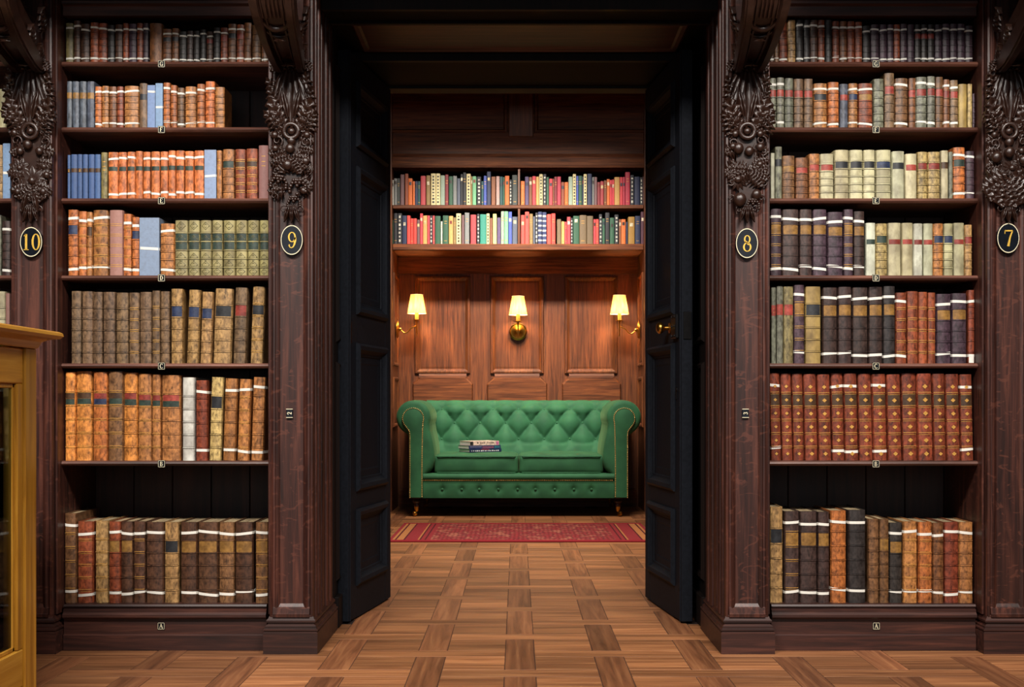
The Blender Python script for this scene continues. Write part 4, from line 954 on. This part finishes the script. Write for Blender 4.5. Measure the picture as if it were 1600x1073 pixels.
shelf('C', RC, 1205, None, '1213:449:gg:LRS 1224.4:447:gg:LRS 1240.6:447.5:ol:LRS 1258:445:dp:tbLo 1284:447.5:oc:Lk 1285.5~1309.6:449:dk:tbLo 1332:448:dk:tbLo 1357.5:449:dk:tbLo 1380.3:448:dk:tbLo 1400:447:bk:tbLo 1417.5:457:rb:tbG 1435.6:455:rb:G 1450:456:rb:G 1462.7:457:rb:G 1463.5~1487.4:459:dp:tbLo 1512:458:dp:tbLo 1513~1523.5:453:rs:tbP', RG)
rb_ = [(1222, 't'), (1240, ''), (1258, ''), (1279.5, ''), (1301, ''), (1321, 't'), (1343, 't'), (1365.5, ''), (1388, 't'), (1411, ''), (1435.5, ''), (1460, ''), (1480, ''), (1502.3, ''), (1523, 't')]
shelf('B', RC, 1205, None, ' '.join('%s:%s:rs:GQLd%s' % (x, 583 + 0.4 * i % 2, 'tb' if o else '') for i, (x, o) in enumerate(rb_)), RG, lean=-math.radians(1.3))
shelf('A', RC, 1203, None, '1224.3:792:gd:Lk 1226~1250:799:dk:tbLo 1278:799:dk:tbLo 1297:800:dk:tbLo 1298.5~1323.7:798:or:tb 1326~1354:797:bk:tb 1357~1374.4:811:dm: 1390:811:dm:Lo 1411:817:bk:tbLo 1412~1434.6:815:tn:tb 1436~1458:816:or:tb 1475.7:817:br:tb 1499.4:816:rs:tb 1521.8:816:tn:tb', RG)
# the bookcase cut off at the left
CG, CC = 'old books in the cut-off bookcase', 'left-edge bookcase'
shelf('F', CC, -14, None, '-4:138:gb: 9:139:vl:S 18:138:vl:tS', CG)
shelf('E', CC, -20, None, '-8:226:vl: 4:226:gd: 16:224:bl:mX', CG)
shelf('D', CC, -20, None, '-4:335:gb: 2:336:gg:S 16:345:dk:tb', CG)
shelf('C', CC, -26, None, '-12:452:vl: 8:455:vl: 15:458:ma:S', CG)

# ---- books above the sofa: 'x0,x1,top,colour' in zoomed pixels, three strips per row
FC = {'wh': ('#c9c7bd', 'white'), 'gr': ('#777a7a', 'grey'), 'dg': ('#3d4443', 'dark grey'), 'mv': ('#6d5053', 'mauve'), 'rb': ('#8c4a33', 'red-brown'), 'or': ('#cf6a32', 'orange'),
 'nv': ('#27304e', 'navy'), 'tl': ('#1f4b4f', 'dark teal'), 'rr': ('#a53e44', 'rose red'), 'ob': ('#8a7146', 'olive brown'), 'cb': ('#cfc394', 'cream and black patterned'),
 'mg': ('#93a594', 'mint grey'), 'dr': ('#7d2c34', 'dark red'), 'gn': ('#2e5742', 'dark green'), 'sl': ('#4b5262', 'slate'), 'bk': ('#25262c', 'black'), 'lg': ('#6fae82', 'mint green'),
 'bl': ('#4457a8', 'blue'), 'bn': ('#7b4d34', 'brown'), 'pk': ('#a98a84', 'pinkish grey'), 'rd': ('#c8404a', 'red'), 'cr': ('#b5394e', 'crimson'), 'tn': ('#c09658', 'tan'),
 'pu': ('#524468', 'purple'), 'ct': ('#d6473f', 'coral red'), 'tg': ('#2f8474', 'teal green'), 'yc': ('#cdbd7a', 'yellow cream'), 'oc': ('#a07a3a', 'ochre'), 'pl': ('#502a3c', 'plum'),
 'bw': ('#2a2c33', 'black and white patterned'), 'ns': ('#28345f', 'navy and white striped'), 'mb': ('#6b5a42', 'mottled brown')}
R1 = '85,115,200,wh 120,158,180,gr 158,190,180,dg 195,242,135,mv 250,290,125,rb 290,340,180,or 345,370,215,or 370,405,215,nv 405,434,215,tl 437,499,150,rr 505,555,145,ob 560,621,122,cb 622,673,122,cb 675,730,145,mg 731,772,135,dr 775,825,155,gn 826,873,150,gr 875,915,180,sl 916,945,130,bk 946,985,110,bk 986,1039,125,cb 1041,1059,155,ob'
R1b = '25,71,155,lg 75,130,160,bw 131,158,215,tl 159,195,150,bl 196,246,100,nv 250,302,160,bn 308,350,155,pk 351,390,160,tl 391,411,165,gn 412,467,150,or 468,496,195,bw 498,566,140,dg 603,651,213,or 653,700,160,pu 701,739,165,bn 740,785,155,rd 786,821,160,tn 823,868,130,cb 870,909,130,bw 910,941,165,gn 942,985,185,rd 986,1003,185,bn 1004,1038,160,dr'
R1c = '4,50,160,cr 52,92,225,rb 93,138,225,or 140,190,160,mg 191,231,130,cb 233,259,150,bl 260,304,150,gn 305,320,160,nv 321,361,130,cb 365,421,125,nv 423,448,165,gr 449,483,165,mv 485,521,225,dr 522,563,215,rr 565,598,205,bn 599,635,190,or 636,660,200,rd 661,689,195,rd 690,755,165,tn 756,789,165,rd 790,818,165,cr 820,878,105,cr 880,926,140,bw 928,996,160,nv 997,1030,170,bw 1031,1058,160,mv'
R2 = '75,112,680,gn 118,160,598,bk 161,215,598,bw 216,273,625,nv 275,315,625,ct 316,350,660,ct 351,392,660,ct 393,430,675,mv 431,465,600,rd 466,518,625,tn 519,549,625,rd 550,580,625,bw 581,609,625,rr 610,678,630,gn 679,700,695,wh 702,772,625,gn 775,828,630,tn 829,862,650,ob 863,923,600,cb 930,962,620,mv 965,1023,590,gr'
R2b = '0,71,615,rr 78,110,605,bw 115,191,610,tg 192,229,600,cb 230,266,655,bn 268,316,605,yc 320,363,650,pu 365,405,575,mg 406,453,575,lg 455,499,580,bl 500,567,640,sl 604,651,620,ct 652,705,580,ct 706,749,605,ob 750,776,635,sl 778,806,590,bw 808,858,580,ns 860,912,585,ns 915,968,610,ct 970,1019,600,ct'
R2c = '0,53,670,mb 55,93,695,tn 95,121,700,rd 122,166,640,rr 168,191,655,bw 195,269,630,gn 270,356,620,mb 358,436,630,mb 440,467,670,rd 468,503,670,ct 505,545,610,bw 546,576,660,gn 580,633,590,bk 635,690,650,gn 692,741,615,bw 745,771,670,bn 772,826,670,or 827,852,700,nv 855,934,640,oc 936,1002,630,nv 1005,1052,580,pl'
def far_row(word, strips, zb, group):
    n_ = 0; q = 7.664
    for off, data in zip((600, 735, 870), strips):
        for e in data.split():
            a, b_, t_, ck = e.split(','); n_ += 1
            hexc, wd = FC[ck]; yy = SF + 0.022 + R.uniform(0, 0.012)
            x0, x1 = X(off + float(a) / q, yy), X(off + float(b_) / q, yy)
            zt = Z(255 + float(t_) / q, yy); H = zt - zb - 0.0005; hw = (x1 - x0) / 2 - 0.0004; D = min(0.20, H * 0.7)
            bulge = min(hw * 0.35, 0.007); j = R.uniform(0.9, 1.1); cc = lin(hexc); cc = tuple(min(1, v * j) for v in cc[:3]) + (1,)
            o = cover_mb(hw, bulge, H, D, min(0.0025, hw * 0.3)).build('cloth_book', 'cloth', None, 35, ((x0 + x1) / 2, yy + bulge, zb + 0.0005), None,
                '%s book, %s from left on %s shelf above the sofa' % (wd, ordinal(n_), word), 'book', group, color=cc)
            MB().box(-hw * 0.8, hw * 0.8, 0.008, D - 0.004, 0.003, H - 0.004).build('page_block', 'page', o)
            mb = MB()
            if ck in ('cb', 'bw', 'ns'):
                k = {'cb': 9, 'bw': 7, 'ns': 6}[ck]
                for i in range(k):
                    z = H * (0.05 + 0.90 * (i + 0.5) / k); hh = H / k * (0.22 if ck != 'ns' else 0.16) * R.uniform(0.7, 1.3)
                    strip(mb, hw * (R.uniform(0.45, 0.75) if ck != 'ns' else 0.95), bulge, z - hh, z + hh, 0.0007)
                mb.build('spine_pattern', 'tint', o, kind='stuff', color=lin('#1d1c1c' if ck == 'cb' else '#c9c8be'))
            elif R.random() < 0.75:
                if R.random() < 0.5:
                    z = H * R.uniform(0.70, 0.84); strip(mb, hw * 0.8, bulge, z - 0.012, z + 0.012, 0.0006)
                    mb.build('title_label', 'tint', o, color=lin(R.choice(['#c9b98a', '#2b2320', '#7a2b24', '#d7cfb6', '#1f2a3d'])))
                else:
                    for z in (H * 0.72, H * 0.80, H * 0.12): strip(mb, hw * 0.8, bulge, z - 0.0018, z + 0.0018, 0.0006)
                    mb.build('title_lines', 'gilt', o, kind='stuff')
far_row('upper', (R1, R1b, R1c), sz(319.8), 'books on the upper shelf above the sofa')
far_row('lower', (R2, R2b, R2c), sz(380.8), 'books on the lower shelf above the sofa')

# ================================================================ rug
rug = MB().box(-0.785, 0.785, -0.53, 0.53, 0.0, 0.008, 0.003).build('rug', 'rug', None, None, (0.035, 3.63, 0.0005), None, 'red patterned rug on the parquet in front of the green sofa', 'rug')

# ================================================================ chesterfield sofa
SY = 4.64
sofa = empty('chesterfield_sofa', (0.011, SY, 0), 'green velvet buttoned chesterfield sofa with rolled arms', 'sofa')
def rounded(mb, c, h, r, n=7, fn=None):
    """box with rounded edges; fn may push points about"""
    ts = sorted(set([-1, -0.985, -0.955, -0.9] + [-0.8 + 1.6 * i / n for i in range(n + 1)] + [0.9, 0.955, 0.985, 1]))
    for ax in range(3):
        for sg in (-1, 1):
            def f(u, v):
                p = [0, 0, 0]; p[ax] = sg; p[(ax + 1) % 3] = u; p[(ax + 2) % 3] = v
                q = [max(-(h[i] - r), min(h[i] - r, p[i] * h[i])) for i in range(3)]
                d = Vector([p[i] * h[i] - q[i] for i in range(3)])
                if d.length > 1e-9: d.normalize()
                o = [c[i] + q[i] + d[i] * r for i in range(3)]
                return tuple(fn(p, o)) if fn else tuple(o)
            m_ = len(ts); vs = [f(u, v) for v in ts for u in ts]
            fs = [(j * m_ + i, j * m_ + i + 1, (j + 1) * m_ + i + 1, (j + 1) * m_ + i) for j in range(m_ - 1) for i in range(m_ - 1)]
            if sg < 0: fs = [q[::-1] for q in fs]
            mb.add(vs, fs)
    return mb
def offset(poly, d):
    n = len(poly); o = []
    for i in range(n):
        p, q = poly[i - 1], poly[(i + 1) % n]; dx, dz = q[0] - p[0], q[1] - p[1]; l = math.hypot(dx, dz) or 1
        o.append((poly[i][0] + dz / l * d, poly[i][1] - dx / l * d))
    return o
def loft(mb, rings, cap0=True, cap1=True):
    n = len(rings[0]); vs = [p for r_ in rings for p in r_]; fs = []
    for a in range(len(rings) - 1):
        for j in range(n): fs.append((a * n + j, a * n + (j + 1) % n, (a + 1) * n + (j + 1) % n, (a + 1) * n + j))
    if cap0: fs.append(tuple(range(n - 1, -1, -1)))
    if cap1: fs.append(tuple(range((len(rings) - 1) * n, len(rings) * n)))
    return mb.add(vs, fs)
AC, AR = (-0.742, 0.700), 0.122
def arm_outline():
    o = [(-0.775, 0.135), (-0.775, 0.30), (-0.775, 0.46), (-0.778, 0.575)]
    for i in range(25):
        a = math.radians(228 - (228 + 22) * i / 24); o.append((AC[0] + AR * math.cos(a), AC[1] + AR * math.sin(a)))
    o += [(-0.622, 0.60), (-0.606, 0.53), (-0.594, 0.46), (-0.592, 0.40), (-0.604, 0.345), (-0.63, 0.315), (-0.655, 0.30), (-0.665, 0.22), (-0.668, 0.135)]
    return o            # clockwise seen from the front
ao = arm_outline()
def facing_outline():
    o = [(-0.768, 0.137), (-0.768, 0.35), (-0.768, 0.57), (-0.772, 0.605)]
    c, r_ = (-0.742, 0.693), 0.078
    for i in range(19):
        a = math.radians(222 - (222 + 20) * i / 18); o.append((c[0] + r_ * math.cos(a), c[1] + r_ * math.sin(a)))
    o += [(-0.672, 0.60), (-0.675, 0.45), (-0.676, 0.30), (-0.676, 0.137)]
    return o
fo = facing_outline()
for sg in (1, -1):
    M_ = (lambda p, y: (p[0], y, p[1])) if sg > 0 else (lambda p, y: (-p[0], y, p[1]))
    rings = []
    for y, d in ((0.016, 0.030), (0.020, 0.016), (0.030, 0.005), (0.045, 0.0), (0.30, -0.003), (0.60, -0.002), (0.82, 0.0), (0.85, 0.012)):
        rings.append([M_(p, y) for p in offset(ao, d)])
    loft(MB(), rings).build('arm', 'velvet', sofa, 50)
    fc = loft(MB(), [[M_(p, 0.020) for p in fo], [M_(p, 0.004) for p in offset(fo, -0.001)], [M_(p, 0.0) for p in offset(fo, 0.005)]]).build('arm_facing', 'velvet', sofa, 40)
    nm_ = MB(); pl = offset(fo, 0.004)
    acc = 0.0
    for i in range(len(pl) - 1):
        p, q = pl[i], pl[i + 1]; l = math.hypot(q[0] - p[0], q[1] - p[1]); t_ = acc
        while t_ < l:
            k = t_ / l; nm_.sphere(M_((p[0] + (q[0] - p[0]) * k, p[1] + (q[1] - p[1]) * k), -0.0005), 0.0046, 6, 4, sc=(1, 0.7, 1)); t_ += 0.0125
        acc = t_ - l
    nm_.build('nailhead_trim', 'nail', fc, 80, kind='stuff')
# tufted back
BA, BB = 0.194, 0.125; S0 = 0.412
def back_pt(x, s):
    st = math.hypot(0.07, 0.335)
    if s <= st:
        k = s / st; p = Vector((x, 0.580 + 0.07 * k, 0.38 + 0.335 * k)); n = Vector((0, -0.335, 0.07)).normalized()
    else:
        a = (s - st) / 0.11; n = Vector((0, -math.cos(a), math.sin(a))); p = Vector((x, 0.76, 0.715)) + n * 0.11
    u = PI * (x / BA + (s - S0) / (2 * BB)); v = PI * (x / BA - (s - S0) / (2 * BB))
    t_ = (abs(math.sin(u)) * abs(math.sin(v))) ** 0.46
    fade = min(1, max(0, (s - 0.03) / 0.09)) * min(1, max(0, (0.56 - s) / 0.10))
    if s < S0 - 2 * BB: t_ = max(t_, min(1, (S0 - 2 * BB - s) / 0.05) * abs(math.sin(PI * (x / BA))) ** 0.35)
    if s > S0: t_ = max(t_, min(1, (s - S0) / 0.05) * abs(math.sin(PI * (x / BA))) ** 0.35)
    e = min(1, (0.70 - abs(x)) / 0.05)
    return tuple(p + n * (0.050 * (t_ - 1) * fade * e))
mb = MB(); mb.grid(lambda a, b_: back_pt(-0.70 + 1.40 * a, 0.0 + 0.64 * b_), 140, 56)
mb.build('back', 'velvet', sofa, 180)
MB().box(-0.72, 0.72, 0.70, 0.855, 0.135, 0.70, 0.01).build('back_frame', 'velvet', sofa)
ME_BTN = MB().sphere((0, 0, 0), 0.0095, 10, 6, sc=(1, 0.6, 1)).mesh('button', MT['velvet'], 80)
for row in range(3):
    s = S0 - row * BB
    for i in range(-3, 4):
        x = (i + (0.5 if row == 1 else 0)) * BA
        if abs(x) > 0.62: continue
        p = back_pt(x, s); link(ME_BTN, 'button', sofa, (p[0], p[1] - 0.004, p[2] + 0.002))
# seat cushions with piping
for c, h in ((-0.299, 0.297), (0.301, 0.297)):
    hz = 0.066
    def puff(p, o):
        k = max(0, 1 - p[0] ** 4) * max(0, 1 - p[1] ** 4)
        return (o[0], o[1] - (0.010 * (1 - p[0] ** 4) * (1 - p[2] ** 2) if p[1] < -0.9 else 0), o[2] + (0.016 * k if p[2] > 0.5 else 0))
    cu = rounded(MB(), (c, 0.325, 0.368), (h, 0.290, hz), 0.024, 9, puff).build('seat_cushion', 'velvet', sofa, 50)
    mb = MB()
    for z in (0.368 + hz - 0.010, 0.368 - hz + 0.010):
        mb.tube([(c - h + 0.012, 0.55, z), (c - h + 0.004, 0.06, z), (c - h + 0.03, 0.028, z), (c, 0.0245, z), (c + h - 0.03, 0.028, z), (c + h - 0.004, 0.06, z), (c + h - 0.012, 0.55, z)], 0.005, 6)
    mb.build('piping', 'velvet', cu, 60)
# seat rail, front border with buttons, bottom
def rail_prof(): return [(0.05, 0.262), (0.012, 0.264), (0.004, 0.272), (0.002, 0.285), (0.008, 0.298), (0.022, 0.306), (0.05, 0.308), (0.60, 0.308), (0.60, 0.262)]
MB().prism(rail_prof()[::-1], -0.672, 0.672, 'x').build('seat_rail', 'velvet', sofa, 60)
bxs = [X(600 + q / 3.832, SY) - 0.011 for q in (348, 465, 570, 685, 800, 907, 1023, 1138, 1243)]
def border(a, b_):
    x = -0.672 + 1.344 * a; z = 0.134 + 0.122 * b_; d = 0.0
    for bx_ in bxs:
        rr_ = math.hypot(x - bx_, z - 0.195); d += 0.012 * math.exp(-(rr_ / 0.022) ** 2) + 0.003 * math.exp(-((x - bx_) / 0.008) ** 2) * math.exp(-((z - 0.195) / 0.05) ** 2)
    return (x, 0.012 + 0.006 * (2 * b_ - 1) ** 2 + d, z)
mb = MB(); mb.grid(border, 150, 14); mb.box(-0.672, 0.672, 0.03, 0.80, 0.134, 0.262); mb.build('front_border', 'velvet', sofa, 60)
for bx_ in bxs: link(ME_BTN, 'button', sofa, (bx_, 0.018, 0.195))
mb = MB(); x = -0.668
while x < 0.668: mb.sphere((x, 0.012, 0.2585), 0.0042, 6, 4, sc=(1, 0.7, 1)); x += 0.0125
mb.build('nailhead_trim', 'nail', sofa, 80, kind='stuff')
# turned legs on brass castors
for lx, ly, sg in ((-0.722, 0.07, -1), (0.702, 0.07, 1), (-0.70, 0.79, -1), (0.70, 0.79, 1)):
    lg = MB().lathe([(0.030, 0.136), (0.030, 0.128), (0.020, 0.124), (0.026, 0.116), (0.030, 0.106), (0.024, 0.098), (0.017, 0.092), (0.020, 0.080), (0.016, 0.066), (0.013, 0.060)][::-1], 16, tr(lx, ly)).build('leg', 'turned', sofa, 50)
    ca = MB().lathe([(0.009, 0.036), (0.013, 0.042), (0.016, 0.058), (0.017, 0.070)], 14, tr(lx, ly))
    ca.tube([(lx, ly, 0.040), (lx + sg * 0.004, ly - 0.004, 0.032), (lx + sg * 0.012, ly - 0.008, 0.024)], 0.006, 8)
    ca.lathe([(0.006, -0.010), (0.018, -0.009), (0.020, 0.0), (0.018, 0.009), (0.006, 0.010)], 16, tr(lx + sg * 0.012, ly - 0.008, 0.0205, ry=PI / 2, rz=0.5))
    ca.build('castor', 'brass', lg, 50)

# ================================================================ three books on the sofa seat
bxw, byw = X(750, SY + 0.25), SY + 0.27
zb = 0.4505
def flat_book(zb, L_, Wd, th, cl_cover, rz, dx, dy, label, name='paperback_book', marks=None, mc=None):
    o = empty(name, (bxw + dx, byw + dy, zb), label, 'book', 'books stacked on the sofa', (0, 0, rz))
    c = MB().box(-L_ / 2, L_ / 2, -Wd / 2, Wd / 2, 0, 0.0015).box(-L_ / 2, L_ / 2, -Wd / 2, Wd / 2, th - 0.0015, th).box(-L_ / 2, L_ / 2, -Wd / 2 - 0.001, -Wd / 2 + 0.001, 0, th)
    c.build('cover', 'tint', o, color=lin(cl_cover))
    MB().box(-L_ / 2 + 0.002, L_ / 2 - 0.002, -Wd / 2 + 0.001, Wd / 2 - 0.002, 0.0015, th - 0.0015).build('page_block', 'paper', o)
    for col_, rects in (marks or []):
        mb = MB()
        for a, b_, c_, d_ in rects: mb.box(-L_ / 2 + a * L_, -L_ / 2 + b_ * L_, -Wd / 2 - 0.0016, -Wd / 2 - 0.0008, th * c_, th * d_)
        mb.build('spine_print', 'tint', o, color=lin(col_))
    return o
rr = random.Random(4)
def letters(a0, a1, n, c_, d_):
    w_ = (a1 - a0) / n
    return [(a0 + i * w_, a0 + i * w_ + w_ * rr.uniform(0.35, 0.75), c_, d_ - rr.uniform(0, 0.12)) for i in range(n) if rr.random() > 0.12]
flat_book(zb, 0.262, 0.165, 0.024, '#1d2c52', math.radians(30), 0.0, 0.0, 'navy paperback with white lettering at the bottom of the sofa stack', marks=[('#d9dbe2', letters(0.06, 0.94, 15, 0.22, 0.62)), ('#8a2f45', [(0.36, 0.62, 0.70, 0.94)])])
flat_book(zb + 0.0242, 0.262, 0.165, 0.024, '#27325e', math.radians(31), -0.006, 0.003, 'dark blue and purple paperback in the middle of the sofa stack', marks=[('#6d6f92', [(0.03, 0.42, 0.45, 0.72)]), ('#7b4a66', [(0.42, 0.78, 0.12, 0.72)]), ('#2f6f86', [(0.80, 0.97, 0.15, 0.75)])])
flat_book(zb + 0.0484, 0.240, 0.155, 0.030, '#d8c3b8', math.radians(32), -0.006, 0.002, 'cream paperback with dark lettering on top of the sofa stack', marks=[('#1f1f22', [(0.0, 0.10, 0.08, 0.92)]), ('#cfd0cf', [(0.03, 0.08, 0.3, 0.7)]), ('#3b2a24', letters(0.24, 0.52, 5, 0.42, 0.78) + letters(0.58, 0.84, 5, 0.42, 0.78)), ('#c76aa0', [(0.90, 0.99, 0.1, 0.9)])])

# ================================================================ wall sconces
def sconce(loc, rz, label):
    o = empty('wall_sconce', loc, label, 'wall lamp', 'brass wall sconces', (0, 0, rz))
    T = Matrix.Rotation(PI / 2, 4, 'X')
    MB().lathe([(0.068, 0.0), (0.068, 0.006), (0.060, 0.010), (0.056, 0.014), (0.030, 0.016), (0.014, 0.024), (0.012, 0.034)], 28, T).build('backplate', 'brass', o, 40)
    P_end = -0.150
    pts = []
    for i in range(17):
        t_ = i / 16; pts.append((0, -0.028 + (P_end + 0.028) * t_, -0.004 - 0.026 * math.sin(PI * min(1, t_ * 1.7)) + (0.030 * max(0, t_ - 0.45) / 0.55)))
    MB().tube(pts, 0.0045, 8).build('arm', 'brass', o, 60)
    Tc = tr(0, P_end, 0)
    MB().lathe([(0.002, -0.050), (0.005, -0.046), (0.004, -0.036), (0.006, -0.010), (0.006, 0.05), (0.008, 0.062), (0.026, 0.068), (0.028, 0.072), (0.014, 0.072)], 16, Tc).build('stem', 'brass', o, 50)
    MB().lathe([(0.0145, 0.072), (0.0145, 0.128), (0.010, 0.130)], 16, Tc).build('candle_tube', 'candle', o, 50)
    n = 32; mb = MB(); zb_, zt_ = 0.118, 0.262; vs = []
    for z, r_ in ((zb_, 0.070), (zb_ + 0.010, 0.0685), (zt_ - 0.006, 0.047), (zt_, 0.046)):
        for k in range(n):
            a = 2 * PI * k / n; rr_ = r_ * (1 + (0.012 if k % 2 else -0.004)); vs.append((rr_ * math.cos(a), rr_ * math.sin(a), z))
    fs = [(i * n + k, i * n + (k + 1) % n, (i + 1) * n + (k + 1) % n, (i + 1) * n + k) for i in range(3) for k in range(n)]
    mb.add(vs, fs, Tc); mb.build('shade', 'shade', o)
    mb = MB()
    for z, r_ in ((zb_ + 0.003, 0.071), (zt_ - 0.002, 0.0475)): mb.tube([(r_ * math.cos(2 * PI * k / 24), P_end + r_ * math.sin(2 * PI * k / 24), z) for k in range(25)], 0.0022, 6)
    mb.build('shade_trim', 'candle', o, 60)
    l = bpy.data.lights.new('sconce_bulb', 'POINT'); l.energy = 7.5; l.color = (1.0, 0.66, 0.32); l.shadow_soft_size = 0.018
    lo_ = bpy.data.objects.new('sconce_bulb', l); col.objects.link(lo_); lo_.parent = o; lo_.location = (0, P_end, 0.158)
    return o
sconce((X(809.5, 5.52), 5.523, Z(518, 5.52)), 0.0, 'brass wall sconce with pleated cream shade on the middle wall panel')
sconce((NX0 + 0.014, 5.32, Z(514, 5.32)), PI / 2, 'brass wall sconce with pleated cream shade on the left side of the niche')
sconce((NX1 - 0.014, 5.32, Z(515, 5.32)), -PI / 2, 'brass wall sconce with pleated cream shade on the right side of the niche')

# ================================================================ golden oak display case at the left edge
VX1, VX0, VY1, VY0 = -1.304, -1.80, -0.60, -1.90
vc = empty('display_case', ((VX0 + VX1) / 2, (VY0 + VY1) / 2, 0), 'golden oak glazed display case lined with green at the left edge', 'display case')
TV = Matrix.Translation((-(VX0 + VX1) / 2, -(VY0 + VY1) / 2, 0))
zt = 0.948
lv = [(0.0, zt), (0.004, zt + 0.004), (0.010, zt + 0.018), (0.022, zt + 0.024), (0.030, zt + 0.026), (0.046, zt + 0.028), (0.054, zt + 0.036), (0.052, zt + 0.044), (0.044, zt + 0.048)]
def rect(o, z): return [(VX0 - o, VY0 - o, z), (VX1 + o, VY0 - o, z), (VX1 + o, VY1 + o, z), (VX0 - o, VY1 + o, z)]
rings = [rect(o, z) for o, z in lv] + [rect(-0.05, zt + 0.048), rect(-0.05, zt)]
vs = [q for r_ in rings for q in r_]; nr = len(rings)
fs = [(a_ * 4 + j, a_ * 4 + (j + 1) % 4, ((a_ + 1) % nr) * 4 + (j + 1) % 4, ((a_ + 1) % nr) * 4 + j) for a_ in range(nr) for j in range(4)]
MB().add(vs, fs, TV).build('top_frame', 'gold_oak_y', vc, 30)
MB().box(VX0 + 0.048, VX1 - 0.048, VY0 + 0.048, VY1 - 0.048, zt + 0.020, zt + 0.026, 0, TV).build('added_top_glass', 'glass', vc)  # top opened and glazed out of view to let light into the case
for x0, x1 in ((VX0, VX0 + 0.036), (VX1 - 0.036, VX1)):
    for y0, y1 in ((VY0, VY0 + 0.074), (VY1 - 0.074, VY1)):
        MB().box(x0, x1, y0, y1, 0.0, zt, 0.003, TV).build('corner_post', 'gold_oak_z', vc)
fy0, fy1 = VY0 + 0.076, VY1 - 0.076
gz0, gz1 = 0.150, 0.852
for x0, x1 in ((VX1 - 0.034, VX1 - 0.006), (VX0 + 0.006, VX0 + 0.034)):
    fr = MB().box(x0, x1, fy0, fy1, gz1, zt - 0.002, 0.003, TV).build('door_rail', 'gold_oak_y', vc)
    MB().box(x0, x1, fy0, fy1, 0.05, gz0, 0.003, TV).build('door_rail', 'gold_oak_y', vc)
    for y0, y1 in ((fy0, fy0 + 0.036), (fy1 - 0.036, fy1)): MB().box(x0, x1, y0, y1, gz0, gz1, 0.003, TV).build('door_stile', 'gold_oak_z', vc)
    mb = MB(); b_ = 0.012
    for y0, y1, z0, z1 in ((fy0 + 0.036, fy0 + 0.036 + b_, gz0, gz1), (fy1 - 0.036 - b_, fy1 - 0.036, gz0, gz1)): mb.box(x0 + 0.004, x1 - 0.008, y0, y1, z0, z1, 0.002, TV)
    for z0, z1 in ((gz0, gz0 + b_), (gz1 - b_, gz1)): mb.box(x0 + 0.004, x1 - 0.008, fy0 + 0.036, fy1 - 0.036, z0, z1, 0.002, TV)
    mb.build('glazing_bead', 'gold_oak_z', vc)
    xm = (x0 + x1) / 2
    MB().box(xm - 0.002, xm + 0.002, fy0 + 0.038, fy1 - 0.038, gz0 + 0.002, gz1 - 0.002, 0, TV).build('glass_pane', 'glass', vc)
for y0, y1 in ((VY1 - 0.060, VY1 - 0.02), (VY0 + 0.02, VY0 + 0.060)):
    MB().box(VX0 + 0.036, VX1 - 0.036, y0, y1, 0.05, zt, 0, TV).build('end_panel', 'gold_oak_z', vc)
MB().box(VX0 + 0.04, VX1 - 0.037, VY1 - 0.080, VY1 - 0.077, 0.10, zt - 0.01, 0, TV).build('end_lining', 'baize', vc)
MB().box(VX0 + 0.04, VX0 + 0.044, VY0 + 0.08, VY1 - 0.08, 0.10, zt - 0.01, 0, TV).build('side_lining', 'baize', vc)
MB().box(VX0 + 0.04, VX1 - 0.04, VY0 + 0.04, VY1 - 0.04, 0.05, 0.10, 0, TV).build('case_floor', 'gold_oak_y', vc)
for z in (0.30, 0.46, 0.62, 0.74): MB().box(VX0 + 0.05, VX1 - 0.06, VY0 + 0.08, VY1 - 0.082, z, z + 0.008, 0.001, TV).build('shelf', 'glass', vc)
pb = MB().box(-0.12, 0.12, -0.16, 0.16, 0.0, 0.006, 0.001).build('paper_sheets', 'paper', None, None, (-1.48, -0.92, 0.3085), (0, 0, 0.2), 'white papers lying on the lower shelf inside the display case', 'papers')
